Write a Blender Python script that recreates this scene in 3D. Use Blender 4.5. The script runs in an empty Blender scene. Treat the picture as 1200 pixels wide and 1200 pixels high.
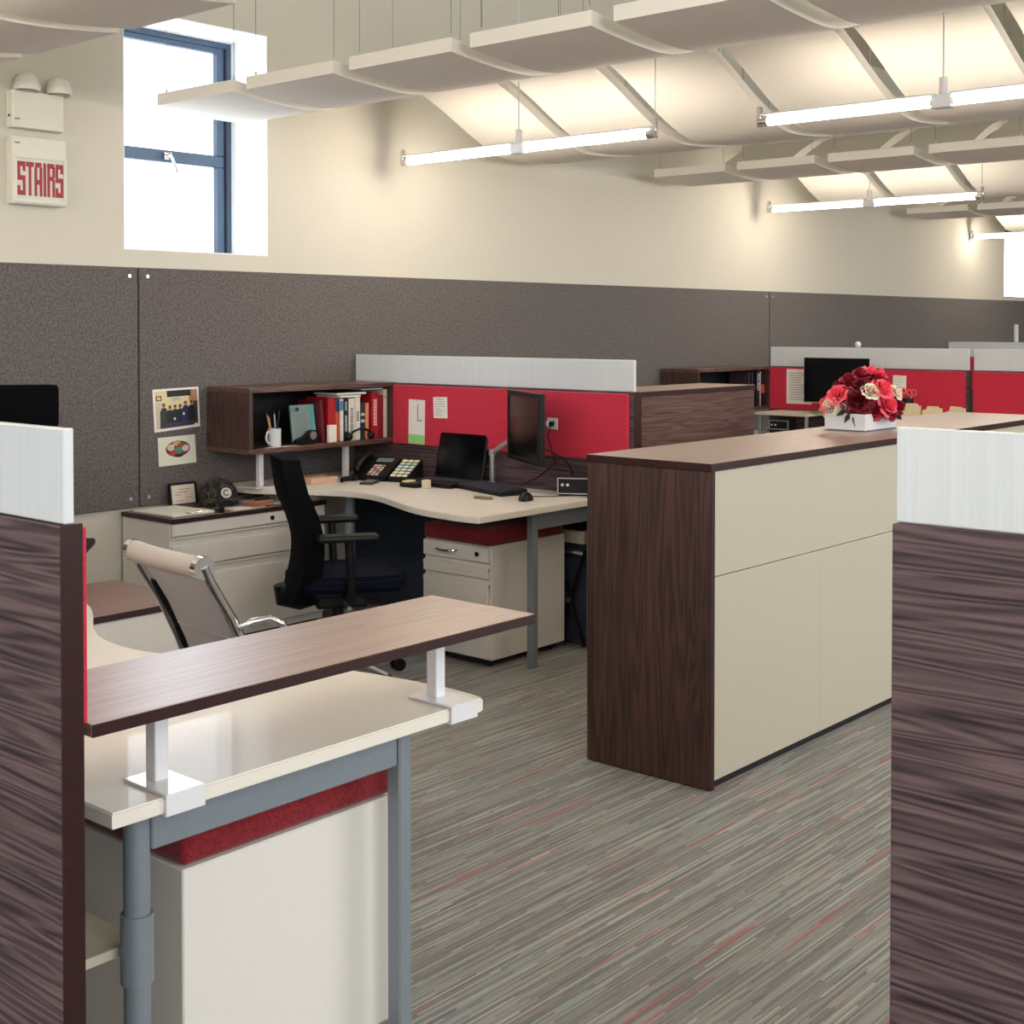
import bpy, bmesh, math, random
from mathutils import Vector, Matrix
R = math.radians
SC = bpy.context.scene
COL = SC.collection

# ------------------------------------------------------------------ camera
cd = bpy.data.cameras.new('camera')
cam = bpy.data.objects.new('camera', cd); COL.objects.link(cam)
cam.location = (0, 0, 1.53)
cam.rotation_euler = (R(90 - 1.2), 0, R(40.96 - 90))
cd.sensor_width = 36; cd.sensor_fit = 'HORIZONTAL'
cd.lens = 1578.0 * 36 / 1200
cd.shift_y = -0.1541
cd.clip_start = 0.05
SC.camera = cam

# ------------------------------------------------------------------ world, light, exposure
w = bpy.data.worlds.new('sky'); SC.world = w; w.use_nodes = True
bgn = w.node_tree.nodes['Background']
bgn.inputs[0].default_value = (0.86, 0.93, 1.0, 1); bgn.inputs[1].default_value = 3.2

def area(name, loc, rot, sx, sy, power, col):
    l = bpy.data.lights.new(name, 'AREA'); l.shape = 'RECTANGLE'; l.size = sx; l.size_y = sy
    l.energy = power; l.color = col
    o = bpy.data.objects.new(name, l); COL.objects.link(o); o.location = loc; o.rotation_euler = rot
    return o
# daylight through the big windows behind the camera (front wall, y = -5) and at the left
area('daylight_front', (0.6, -4.9, 2.3), (R(90 - 2), 0, R(-8)), 7.0, 2.2, 270, (0.88, 0.95, 1.0))
area('daylight_front_right', (9.0, -4.9, 2.3), (R(90 - 2), 0, 0), 5.0, 2.0, 220, (0.92, 0.96, 1.0))
# added fill light, unseen behind the camera, to brighten the far pedestal and floor
area('aisle_fill', (3.4, -2.0, 2.75), (R(52), 0, 0), 7.0, 1.2, 60, (1.0, 0.97, 0.93))
area('daylight_left', (-2.9, 2.2, 2.3), (R(90 - 4), 0, R(-90)), 5.0, 1.8, 78, (0.88, 0.94, 1.0))
area('daylight_window', (4.05, 5.86, 2.45), (R(-90), 0, 0), 0.8, 1.0, 9, (0.80, 0.90, 1.0))
TUBE = 40.0
SC.view_settings.view_transform = 'Standard'
SC.view_settings.look = 'None'
SC.view_settings.exposure = 0.42
SC.view_settings.gamma = 1.0
SC.view_settings.use_curve_mapping = False
SC.cycles.max_bounces = 8
SC.cycles.diffuse_bounces = 5
SC.cycles.sample_clamp_indirect = 6.0

# ------------------------------------------------------------------ materials
def s2l(c):
    return tuple(((v / 255) / 12.92 if v <= 10 else (((v / 255) + 0.055) / 1.055) ** 2.4) for v in c) + (1,)
MATS = {}
def base(name):
    m = bpy.data.materials.new(name); m.use_nodes = True
    nt = m.node_tree; b = nt.nodes['Principled BSDF']
    MATS[name] = m
    return m, nt, b
def nd(nt, t, **k):
    n = nt.nodes.new(t)
    for a, v in k.items():
        setattr(n, a, v)
    return n
def plain(name, rgb, rough=0.5, metal=0.0, noise=0.04, nscale=60, bump=0.0, coat=0.0, spec=0.5, ior=1.5, emit=None, es=0, trans=0, sheen=0):
    m, nt, b = base(name)
    c = s2l(rgb)
    b.inputs['Roughness'].default_value = rough
    b.inputs['Metallic'].default_value = metal
    b.inputs['IOR'].default_value = ior
    b.inputs['Coat Weight'].default_value = coat
    b.inputs['Specular IOR Level'].default_value = spec
    b.inputs['Transmission Weight'].default_value = trans
    b.inputs['Sheen Weight'].default_value = sheen
    tc = nd(nt, 'ShaderNodeTexCoord'); n = nd(nt, 'ShaderNodeTexNoise')
    n.inputs['Scale'].default_value = nscale; n.inputs['Detail'].default_value = 3
    nt.links.new(tc.outputs['Object'], n.inputs['Vector'])
    r = nd(nt, 'ShaderNodeValToRGB')
    r.color_ramp.elements[0].position = 0.3; r.color_ramp.elements[1].position = 0.7
    r.color_ramp.elements[0].color = tuple(v * (1 - noise) for v in c[:3]) + (1,)
    r.color_ramp.elements[1].color = tuple(min(1, v * (1 + noise)) for v in c[:3]) + (1,)
    nt.links.new(n.outputs['Fac'], r.inputs['Fac']); nt.links.new(r.outputs['Color'], b.inputs['Base Color'])
    if bump:
        bp = nd(nt, 'ShaderNodeBump'); bp.inputs['Strength'].default_value = bump; bp.inputs['Distance'].default_value = 0.002
        nt.links.new(n.outputs['Fac'], bp.inputs['Height']); nt.links.new(bp.outputs['Normal'], b.inputs['Normal'])
    if emit:
        b.inputs['Emission Color'].default_value = s2l(emit); b.inputs['Emission Strength'].default_value = es
    return m

def wood(name, axis, dark, light, rough=0.42, coat=0.0, wav=1.0, spec=0.5, seed=0.0):
    m, nt, b = base(name)
    tc = nd(nt, 'ShaderNodeTexCoord')
    def mp(along, across):
        q = nd(nt, 'ShaderNodeMapping')
        s = [across] * 3; s['XYZ'.index(axis)] = along
        q.inputs['Scale'].default_value = s
        q.inputs['Location'].default_value = (seed, seed * 1.7, seed * .6)
        nt.links.new(tc.outputs['Object'], q.inputs['Vector'])
        return q
    a = mp(0.45, 8.5); n1 = nd(nt, 'ShaderNodeTexNoise'); n1.inputs['Scale'].default_value = 1.6 * wav
    n1.inputs['Detail'].default_value = 2; n1.inputs['Distortion'].default_value = 0.15
    nt.links.new(a.outputs[0], n1.inputs['Vector'])
    mul = nd(nt, 'ShaderNodeMath', operation='MULTIPLY'); mul.inputs[1].default_value = 95
    nt.links.new(n1.outputs['Fac'], mul.inputs[0])
    sn = nd(nt, 'ShaderNodeMath', operation='SINE'); nt.links.new(mul.outputs[0], sn.inputs[0])
    c2 = mp(2.5, 95); n2 = nd(nt, 'ShaderNodeTexNoise'); n2.inputs['Scale'].default_value = 2.0; n2.inputs['Detail'].default_value = 4
    nt.links.new(c2.outputs[0], n2.inputs['Vector'])
    c3 = mp(0.8, 16); n3 = nd(nt, 'ShaderNodeTexNoise'); n3.inputs['Scale'].default_value = 2.0; n3.inputs['Detail'].default_value = 3
    nt.links.new(c3.outputs[0], n3.inputs['Vector'])
    s1 = nd(nt, 'ShaderNodeMath', operation='MULTIPLY_ADD'); s1.inputs[1].default_value = 0.10; s1.inputs[2].default_value = 0.0
    nt.links.new(sn.outputs[0], s1.inputs[0])
    s2 = nd(nt, 'ShaderNodeMath', operation='MULTIPLY_ADD'); s2.inputs[1].default_value = 0.38
    nt.links.new(n2.outputs['Fac'], s2.inputs[0]); nt.links.new(s1.outputs[0], s2.inputs[2])
    s3 = nd(nt, 'ShaderNodeMath', operation='MULTIPLY_ADD'); s3.inputs[1].default_value = 0.28
    nt.links.new(n3.outputs['Fac'], s3.inputs[0]); nt.links.new(s2.outputs[0], s3.inputs[2])
    r = nd(nt, 'ShaderNodeValToRGB')
    r.color_ramp.elements[0].position = 0.15; r.color_ramp.elements[0].color = s2l(dark)
    r.color_ramp.elements[1].position = 0.52; r.color_ramp.elements[1].color = s2l(light)
    nt.links.new(s3.outputs[0], r.inputs['Fac']); nt.links.new(r.outputs['Color'], b.inputs['Base Color'])
    b.inputs['Roughness'].default_value = rough
    b.inputs['Coat Weight'].default_value = coat; b.inputs['Coat Roughness'].default_value = 0.34
    b.inputs['Specular IOR Level'].default_value = spec
    bp = nd(nt, 'ShaderNodeBump'); bp.inputs['Strength'].default_value = 0.12; bp.inputs['Distance'].default_value = 0.001
    nt.links.new(n2.outputs['Fac'], bp.inputs['Height']); nt.links.new(bp.outputs['Normal'], b.inputs['Normal'])
    return m

DK, LT = (40, 23, 23), (102, 74, 66)
W_Y = wood('walnut_grain_y', 'Y', (46, 33, 38), (116, 94, 96), rough=0.5, spec=0.3)
W_YR = wood('walnut_grain_y_two', 'Y', (58, 38, 42), (128, 94, 94), rough=0.42, seed=3.3)
W_Z = wood('walnut_grain_z', 'Z', (38, 22, 20), (86, 57, 50), rough=0.5, wav=0.8)
W_X = wood('walnut_grain_x', 'X', (56, 36, 32), (112, 82, 74), rough=0.45, seed=5)
W_TOP = wood('walnut_worktop', 'X', (122, 92, 84), (158, 126, 114), rough=0.42, coat=0.8, wav=0.7)
W_EDGE = plain('walnut_edging', (44, 17, 17), 0.4, noise=0.2, nscale=90)
CREAM = plain('cream_laminate', (196, 188, 171), 0.42, noise=0.01)
DESK = plain('cream_worktop', (228, 221, 210), 0.42, noise=0.012, nscale=300, coat=0.15)
METAL_CREAM = plain('cream_painted_steel', (224, 219, 213), 0.36, noise=0.01)
WALLM = plain('cream_wall_paint', (210, 204, 191), 0.85, noise=0.012, nscale=3)
CEIL = plain('ceiling_paint', (216, 210, 190), 0.9, noise=0.02, nscale=2)
REVEAL = plain('white_reveal_paint', (245, 245, 243), 0.8, noise=0.01)
CLOUD = plain('canopy_white', (236, 230, 222), 0.9, noise=0.01, nscale=200)
BLACK = plain('black_plastic', (10, 11, 14), 0.42, noise=0.1, spec=0.3)
BLACKM = plain('black_mesh_fabric', (5, 6, 10), 0.9, noise=0.3, nscale=700, bump=0.3, spec=0.1)
SEATB = plain('navy_black_fabric', (12, 16, 32), 0.9, noise=0.2, nscale=500, bump=0.3, spec=0.1)
SCREEN = plain('black_screen_glass', (6, 7, 11), 0.16, noise=0.05)
CHROME = plain('chrome', (225, 225, 228), 0.10, metal=1.0, noise=0.01)
STEEL = plain('grey_painted_steel', (126, 134, 142), 0.42, noise=0.03, metal=0.15)
SILV = plain('silver_metal', (190, 192, 196), 0.3, metal=0.8, noise=0.02)
WHITEM = plain('white_painted_metal', (222, 222, 226), 0.25, noise=0.01, coat=0.5)
WFRAME = plain('blue_grey_window_paint', (62, 84, 108), 0.4, noise=0.03)
WSEAL = plain('dark_window_seal', (30, 36, 48), 0.6, noise=0.1)
PAPER = plain('white_paper', (236, 232, 224), 0.8, noise=0.01)
PAPERG = plain('green_paper', (160, 214, 140), 0.8, noise=0.02)
MANILA = plain('manila_card', (228, 208, 170), 0.8, noise=0.03)
TANP = plain('tan_leather', (168, 108, 84), 0.55, noise=0.08, nscale=80)
INK = plain('grey_ink', (120, 118, 116), 0.8)
REDL = plain('red_letters', (158, 28, 44), 0.5, noise=0.12, nscale=60)
SIGNW = plain('sign_face', (206, 206, 192), 0.4, noise=0.01)
UNITW = plain('white_fitting_plastic', (222, 218, 206), 0.5, noise=0.01)
DARKFAB = plain('dark_blue_grey_fabric', (58, 68, 82), 0.95, noise=0.25, nscale=260, bump=0.3)
SKIRT = plain('black_plinth', (18, 12, 14), 0.6)
FROST = plain('mesh_chair_fabric', (226, 226, 230), 0.7, noise=0.08, nscale=900, bump=0.2)
_nt = FROST.node_tree; _tr = _nt.nodes.new('ShaderNodeBsdfTranslucent'); _tr.inputs[0].default_value = s2l((214, 212, 210))
_mx = _nt.nodes.new('ShaderNodeMixShader'); _mx.inputs[0].default_value = 0.5
_out = [q for q in _nt.nodes if q.type == 'OUTPUT_MATERIAL'][0]
_nt.links.new(_nt.nodes['Principled BSDF'].outputs[0], _mx.inputs[1]); _nt.links.new(_tr.outputs[0], _mx.inputs[2]); _nt.links.new(_mx.outputs[0], _out.inputs[0])
FROSTB = plain('mesh_chair_head_roll', (198, 193, 190), 0.7, noise=0.05, nscale=600)
CLIPW = plain('clear_end_cap', (150, 150, 150), 0.15, metal=0.6)
LAMPGREY = plain('lamp_lens', (120, 122, 118), 0.2)

def fabric(name, a, bcol, sc=230, rough=0.95, big=0.0):
    m, nt, b = base(name)
    tc = nd(nt, 'ShaderNodeTexCoord')
    n = nd(nt, 'ShaderNodeTexNoise'); n.inputs['Scale'].default_value = sc; n.inputs['Detail'].default_value = 4; n.inputs['Roughness'].default_value = 0.75
    nt.links.new(tc.outputs['Object'], n.inputs['Vector'])
    r = nd(nt, 'ShaderNodeValToRGB'); r.color_ramp.elements[0].position = 0.36; r.color_ramp.elements[1].position = 0.64
    r.color_ramp.elements[0].color = s2l(a); r.color_ramp.elements[1].color = s2l(bcol)
    nt.links.new(n.outputs['Fac'], r.inputs['Fac']); nt.links.new(r.outputs['Color'], b.inputs['Base Color'])
    b.inputs['Roughness'].default_value = rough; b.inputs['Sheen Weight'].default_value = 0.15
    bp = nd(nt, 'ShaderNodeBump'); bp.inputs['Strength'].default_value = 0.35; bp.inputs['Distance'].default_value = 0.002
    nt.links.new(n.outputs['Fac'], bp.inputs['Height']); nt.links.new(bp.outputs['Normal'], b.inputs['Normal'])
    return m
REDF = fabric('red_panel_fabric', (180, 26, 50), (212, 45, 74))
REDC = fabric('dark_red_cushion_fabric', (92, 10, 18), (146, 22, 36), 160)
FELT = fabric('grey_felt', (72, 67, 67), (116, 108, 105), 90)

# white translucent screen with fine vertical lines
SCRW, nt, b = base('white_resin_screen')
tc = nd(nt, 'ShaderNodeTexCoord'); mp_ = nd(nt, 'ShaderNodeMapping'); mp_.inputs['Scale'].default_value = (1, 1, 0.02)
n = nd(nt, 'ShaderNodeTexNoise'); n.inputs['Scale'].default_value = 150; n.inputs['Detail'].default_value = 3
nt.links.new(tc.outputs['Object'], mp_.inputs['Vector']); nt.links.new(mp_.outputs[0], n.inputs['Vector'])
r = nd(nt, 'ShaderNodeValToRGB'); r.color_ramp.elements[0].color = s2l((206, 209, 213)); r.color_ramp.elements[1].color = s2l((224, 227, 230))
nt.links.new(n.outputs['Fac'], r.inputs['Fac']); nt.links.new(r.outputs['Color'], b.inputs['Base Color'])
b.inputs['Roughness'].default_value = 0.25; b.inputs['Subsurface Weight'].default_value = 0.0

# carpet of broken coloured streaks running along X
CARPET, nt, b = base('streaked_carpet')
tc = nd(nt, 'ShaderNodeTexCoord'); sep = nd(nt, 'ShaderNodeSeparateXYZ'); nt.links.new(tc.outputs['Object'], sep.inputs[0])
def M(op, a, bb=None, c=None):
    q = nd(nt, 'ShaderNodeMath', operation=op)
    for i, v in enumerate((a, bb, c)):
        if v is None: continue
        if isinstance(v, (int, float)): q.inputs[i].default_value = v
        else: nt.links.new(v, q.inputs[i])
    return q.outputs[0]
def streak(pitch, seg, off):
    row = M('FLOOR', M('DIVIDE', sep.outputs['Y'], pitch))
    wn = nd(nt, 'ShaderNodeTexWhiteNoise', noise_dimensions='1D'); nt.links.new(M('ADD', row, off), wn.inputs['W'])
    cellx = M('FLOOR', M('ADD', M('DIVIDE', sep.outputs['X'], seg), M('MULTIPLY', wn.outputs['Value'], 17.0)))
    cb = nd(nt, 'ShaderNodeCombineXYZ'); nt.links.new(row, cb.inputs[0]); nt.links.new(cellx, cb.inputs[1]); cb.inputs[2].default_value = off
    w2 = nd(nt, 'ShaderNodeTexWhiteNoise', noise_dimensions='3D'); nt.links.new(cb.outputs[0], w2.inputs['Vector'])
    return w2.outputs['Value']
def ramp(stops, interp='CONSTANT'):
    r = nd(nt, 'ShaderNodeValToRGB'); cr = r.color_ramp; cr.interpolation = interp
    while len(cr.elements) < len(stops): cr.elements.new(0.5)
    for e, (p, c) in zip(cr.elements, stops): e.position = p; e.color = s2l(c)
    return r
k = 0.92
r1 = ramp([(0, (96, 92, 90)), (0.18, (132, 127, 123)), (0.36, (165, 157, 145)), (0.52, (110, 116, 118)), (0.66, (149, 162, 162)), (0.78, (123, 114, 110)), (0.88, (193, 189, 182)), (0.984, (200, 72, 77))])
nt.links.new(streak(0.0062, 0.28, 3.0), r1.inputs['Fac'])
r2 = ramp([(0, (114, 110, 105)), (0.3, (145, 140, 134)), (0.55, (129, 127, 121)), (0.8, (162, 160, 151)), (0.985, (189, 77, 81))])
nt.links.new(streak(0.0033, 0.15, 9.0), r2.inputs['Fac'])
mix = nd(nt, 'ShaderNodeMixRGB'); mix.inputs[0].default_value = 0.42
nt.links.new(r1.outputs[0], mix.inputs[1]); nt.links.new(r2.outputs[0], mix.inputs[2])
n = nd(nt, 'ShaderNodeTexNoise'); n.inputs['Scale'].default_value = 420; nt.links.new(tc.outputs['Object'], n.inputs['Vector'])
mx2 = nd(nt, 'ShaderNodeMixRGB', blend_type='MULTIPLY'); mx2.inputs[0].default_value = 0.45
r3 = ramp([(0.3, (130, 130, 130)), (0.7, (255, 255, 255))], 'LINEAR'); nt.links.new(n.outputs['Fac'], r3.inputs['Fac'])
nt.links.new(mix.outputs[0], mx2.inputs[1]); nt.links.new(r3.outputs[0], mx2.inputs[2])
nt.links.new(mx2.outputs[0], b.inputs['Base Color']); b.inputs['Roughness'].default_value = 0.95; b.inputs['Sheen Weight'].default_value = 0.2
bp = nd(nt, 'ShaderNodeBump'); bp.inputs['Strength'].default_value = 0.4; bp.inputs['Distance'].default_value = 0.003
nt.links.new(n.outputs['Fac'], bp.inputs['Height']); nt.links.new(bp.outputs['Normal'], b.inputs['Normal'])

# lit fluorescent tube
TUBEM, nt, b = base('lit_tube')
b.inputs['Base Color'].default_value = (1, 1, 1, 1); b.inputs['Emission Color'].default_value = (1.0, 0.89, 0.72, 1)
b.inputs['Emission Strength'].default_value = TUBE
# glass
GLASS, nt, b = base('window_glass')
b.inputs['Transmission Weight'].default_value = 1.0; b.inputs['Roughness'].default_value = 0.0; b.inputs['IOR'].default_value = 1.05
# camouflage
CAMO, nt, b = base('camouflage_cloth')
tc = nd(nt, 'ShaderNodeTexCoord'); n = nd(nt, 'ShaderNodeTexNoise'); n.inputs['Scale'].default_value = 26
nt.links.new(tc.outputs['Object'], n.inputs['Vector'])
r = ramp([(0, (24, 24, 26)), (0.44, (46, 46, 42)), (0.52, (84, 78, 66)), (0.58, (30, 32, 32)), (0.66, (66, 62, 54))]); nt.links.new(n.outputs['Fac'], r.inputs['Fac'])
nt.links.new(r.outputs[0], b.inputs['Base Color']); b.inputs['Roughness'].default_value = 0.9

COLS = {}
def colm(rgb, rough=0.55):
    kx = tuple(rgb) + (rough,)
    if kx not in COLS:
        COLS[kx] = plain('paint_%d_%d_%d' % tuple(rgb), rgb, rough, noise=0.04)
    return COLS[kx]

# ------------------------------------------------------------------ geometry helpers
class B:
    def __init__(s): s.bm = bmesh.new()
    def _add(s, t, mat=None):
        if mat is not None: bmesh.ops.transform(t, matrix=mat, verts=t.verts)
        me = bpy.data.meshes.new('t'); t.to_mesh(me); t.free(); s.bm.from_mesh(me); bpy.data.meshes.remove(me)
        return s
    def box(s, x0, x1, y0, y1, z0, z1, bev=0.0015, seg=1, mat=None):
        t = bmesh.new(); bmesh.ops.create_cube(t, size=1)
        for v in t.verts:
            v.co = Vector((x0 + (v.co.x + .5) * (x1 - x0), y0 + (v.co.y + .5) * (y1 - y0), z0 + (v.co.z + .5) * (z1 - z0)))
        bev = min(bev, 0.45 * min(abs(x1 - x0), abs(y1 - y0), abs(z1 - z0)))
        if bev > 0:
            bmesh.ops.bevel(t, geom=list(t.edges), offset=bev, segments=seg, affect='EDGES', profile=0.6)
        return s._add(t, mat)
    def tube(s, pts, r, n=10, cap=True, rs=None):
        t = bmesh.new(); pts = [Vector(p) for p in pts]; rings = []
        for i, p in enumerate(pts):
            if i == 0: d = pts[1] - p
            elif i == len(pts) - 1: d = p - pts[i - 1]
            else: d = (pts[i + 1] - p).normalized() + (p - pts[i - 1]).normalized()
            d.normalize()
            if i == 0:
                u = d.orthogonal().normalized()
            else:
                u = (u - d * u.dot(d)).normalized()
            v = d.cross(u); rr = rs[i] if rs else r
            rings.append([t.verts.new(p + (u * math.cos(a) + v * math.sin(a)) * rr) for a in [2 * math.pi * k / n for k in range(n)]])
        for a, b_ in zip(rings, rings[1:]):
            for k in range(n): t.faces.new((a[k], a[(k + 1) % n], b_[(k + 1) % n], b_[k]))
        if cap: t.faces.new(rings[0][::-1]); t.faces.new(rings[-1])
        return s._add(t)
    def cyl(s, p0, p1, r, n=16): return s.tube([p0, p1], r, n)
    def lathe(s, prof, c=(0, 0, 0), n=24, mat=None):
        t = bmesh.new(); rings = []
        for (r, z) in prof:
            rings.append([t.verts.new((c[0] + max(r, 1e-5) * math.cos(2 * math.pi * k / n), c[1] + max(r, 1e-5) * math.sin(2 * math.pi * k / n), c[2] + z)) for k in range(n)])
        for a, b_ in zip(rings, rings[1:]):
            for k in range(n): t.faces.new((a[k], a[(k + 1) % n], b_[(k + 1) % n], b_[k]))
        t.faces.new(rings[0][::-1]); t.faces.new(rings[-1])
        bmesh.ops.remove_doubles(t, verts=t.verts, dist=1e-4)
        return s._add(t, mat)
    def prism(s, outline, z0, z1, bev=0.0, mat=None, seg=2):
        t = bmesh.new()
        vs = [t.verts.new((x, y, z0)) for x, y in outline]; f = t.faces.new(vs)
        bmesh.ops.recalc_face_normals(t, faces=[f])
        g = bmesh.ops.extrude_face_region(t, geom=[f])
        for v in g['geom']:
            if isinstance(v, bmesh.types.BMVert): v.co.z = z1
        bmesh.ops.recalc_face_normals(t, faces=t.faces)
        if bev:
            es = [e for e in t.edges if abs(e.verts[0].co.z - e.verts[1].co.z) < 1e-6]
            bmesh.ops.bevel(t, geom=es, offset=bev, segments=seg, affect='EDGES')
        return s._add(t, mat)
    def sheet(s, grid, th):
        # grid[i][j] points, thick along averaged normal
        t = bmesh.new(); vs = [[t.verts.new(p) for p in row] for row in grid]
        for i in range(len(vs) - 1):
            for j in range(len(vs[0]) - 1):
                t.faces.new((vs[i][j], vs[i + 1][j], vs[i + 1][j + 1], vs[i][j + 1]))
        bmesh.ops.recalc_face_normals(t, faces=t.faces)
        bmesh.ops.solidify(t, geom=list(t.faces), thickness=th)
        bmesh.ops.recalc_face_normals(t, faces=t.faces)
        return s._add(t)
    def ball(s, c, r, sx=1, sy=1, sz=1, u=16, v=10, mat=None):
        t = bmesh.new(); bmesh.ops.create_uvsphere(t, u_segments=u, v_segments=v, radius=r)
        for q in t.verts: q.co = Vector((q.co.x * sx + c[0], q.co.y * sy + c[1], q.co.z * sz + c[2]))
        return s._add(t, mat)
    def out(s, name, mat, parent=None, world=True, smooth=False):
        bmesh.ops.recalc_face_normals(s.bm, faces=s.bm.faces)
        me = bpy.data.meshes.new(name)
        if parent is not None and world:
            root = parent
            while root.parent: root = root.parent
            mw = Matrix.Translation(root.location) @ Matrix.Rotation(root.rotation_euler.z, 4, 'Z')
            bmesh.ops.transform(s.bm, matrix=mw.inverted(), verts=s.bm.verts)
        if smooth:
            for f in s.bm.faces: f.smooth = True
        s.bm.to_mesh(me); s.bm.free()
        if smooth: me.set_sharp_from_angle(angle=R(38))
        me.materials.append(mat)
        o = bpy.data.objects.new(name, me); COL.objects.link(o)
        if parent is not None: o.parent = parent
        return o
def thing(name, label, cat, loc=(0, 0, 0), rz=0.0, group=None):
    o = bpy.data.objects.new(name, None); COL.objects.link(o); o.empty_display_size = 0.1
    o.location = loc; o.rotation_euler = (0, 0, rz)
    return tag(o, label, cat, group)
def tag(o, label, cat, group=None):
    o['label'] = label; o['category'] = cat
    if group: o['group'] = group
    return o
def single(o, label, cat, group=None):
    # a thing that is one mesh: move its origin to the base of its shape
    me = o.data; c = [0.0, 0.0, 0.0]; zs = [v.co.z for v in me.vertices]
    for v in me.vertices:
        for i in range(3): c[i] += v.co[i]
    c = Vector((c[0] / len(me.vertices), c[1] / len(me.vertices), min(zs)))
    me.transform(Matrix.Translation(-c)); o.location = c
    return tag(o, label, cat, group)
def struct(o): o['kind'] = 'structure'; return o
def smooth_closed(pts, it=3):
    for _ in range(it):
        q = []
        for i in range(len(pts)):
            a, b_ = pts[i], pts[(i + 1) % len(pts)]
            q.append((a[0] * .75 + b_[0] * .25, a[1] * .75 + b_[1] * .25)); q.append((a[0] * .25 + b_[0] * .75, a[1] * .25 + b_[1] * .75))
        pts = q
    return pts
def rot_at(c, ang, axis='Z'):
    return Matrix.Translation(c) @ Matrix.Rotation(ang, 4, axis) @ Matrix.Translation(-Vector(c))
def frame_mat(o, ex, ey, ez):
    return Matrix.Translation(o) @ Matrix((ex, ey, ez)).transposed().to_4x4()

# ------------------------------------------------------------------ the room
YW = 5.6; XL, XR, YF, ZC = -3.0, 17.5, -5.0, 3.9
struct(B().box(XL - .3, XR + .3, YF - .3, YW + .4, -0.1, 0.0, 0).out('floor', CARPET))
struct(B().box(XL - .3, XR + .3, YF - .3, YW + .4, ZC, ZC + .15, 0).out('ceiling', CEIL))
W1 = (3.635, 4.50, 1.895, 3.045); W2 = (14.66, 16.4, 1.835, 2.60)
bw = B()
xs = [XL - .3, W1[0], W1[1], W2[0], W2[1], XR + .3]
for i, (a, b_) in enumerate(zip(xs, xs[1:])):
    if i in (1, 3):
        w_ = W1 if i == 1 else W2
        bw.box(a, b_, YW, YW + .4, 0, w_[2], 0); bw.box(a, b_, YW, YW + .4, w_[3], ZC, 0)
    else: bw.box(a, b_, YW, YW + .4, 0, ZC, 0)
struct(bw.out('wall_back', WALLM))
struct(B().box(XL - .3, XL, YF, YW, 0, ZC, 0).out('wall_left', WALLM))
struct(B().box(XR, XR + .3, YF, YW, 0, ZC, 0).out('wall_right', WALLM))
struct(B().box(XL - .3, XR + .3, YF - .3, YF, 0, ZC, 0).out('wall_front', WALLM))
struct(B().box(XL, XR, YW - .012, YW, 0, .1, .002).out('baseboard_back', CREAM))

def window(n, W, y, mid):
    x0, x1, z0, z1 = W
    e = bpy.data.objects.new('window_%d' % n, None); COL.objects.link(e); e.location = ((x0 + x1) / 2, y, z0); e['kind'] = 'structure'
    f = B(); t = .035
    f.box(x0, x1, y, y + .06, z1 - t, z1, .003); f.box(x0, x1, y, y + .06, z0, z0 + t * .6, .003)
    f.box(x0, x0 + t, y, y + .06, z0 + t * .6, z1 - t, .003); f.box(x1 - t, x1, y, y + .06, z0 + t * .6, z1 - t, .003)
    f.out('window_frame', WFRAME, e)
    B().box(x1 - t - .009, x1 - t, y - .002, y + .05, z0 + .022, z1 - t, .001).out('seal', WSEAL, e)
    if mid:
        s = B(); a0, a1 = x0 + t, x1 - t - .009; q = .045
        s.box(a0, a1, y + .008, y + .05, mid, mid + .062, .004)
        s.box(a1 - q, a1, y + .008, y + .05, z0 + .022, mid, .003); s.box(a1 - q, a1, y + .008, y + .05, mid + .062, z1 - t, .003)
        s.box(a0, a0 + q, y + .008, y + .05, z0 + .022, mid, .003); s.box(a0, a0 + q, y + .008, y + .05, mid + .062, z1 - t, .003)
        s.box(a0 + q, a1 - q, y + .008, y + .05, z1 - t - .03, z1 - t, .003)
        s.out('sash', WFRAME, e)
        h = B(); cx = 4.085
        h.box(cx - .022, cx + .022, y - .014, y + .008, mid + .012, mid + .05, .006, 2)
        h.tube([(cx, y - .012, mid + .03), (cx + .004, y - .035, mid + .028), (cx + .018, y - .04, mid - .01), (cx + .038, y - .038, mid - .055)], .008, 8)
        h.out('window_handle', CHROME, e, smooth=True)
    B().box(x0 + t, x1 - t, y + .025, y + .031, z0 + .02, z1 - t, 0).out('pane', GLASS, e)
window(1, W1, 5.90, 2.375)
window(2, W2, 5.66, None)
# white painted window reveals (lining of the opening)
def reveal(n, W, d):
    x0, x1, z0, z1 = W; r_ = B(); q = .006
    r_.box(x0, x1, YW + .001, YW + d, z1 - q, z1, 0); r_.box(x0, x1, YW + .001, YW + d, z0, z0 + q, 0)
    r_.box(x0, x0 + q, YW + .001, YW + d, z0 + q, z1 - q, 0); r_.box(x1 - q, x1, YW + .001, YW + d, z0 + q, z1 - q, 0)
    return struct(r_.out('trim_%d' % n, REVEAL))
reveal(1, W1, .30); reveal(2, W2, .06)

# grey felt wall panels, with screws
for (a, b_, lab) in ((-1.2, 3.693, 'leftmost dark grey felt wall panel, behind the black high-back chair'),
                     (3.703, 9.60, 'long dark grey felt wall panel right of the seam, snapshots pinned on it'),
                     (9.61, 16.9, 'far right dark grey felt wall panel under the second window')):
    t = thing('wall_panel', lab, 'wall panel', ((a + b_) / 2, YW - .012, .66), 0, 'grey felt wall panels')
    B().box(a, b_, YW - .024, YW - .0005, .66, 1.81, .003).out('felt_board', FELT, t)
    for sx in (a + .045, b_ - .045):
        for sz in (.705, 1.768):
            B().cyl((sx, YW - .0275, sz), (sx, YW - .023, sz), .009, 10).out('screw', SILV, t, smooth=True)

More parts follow.
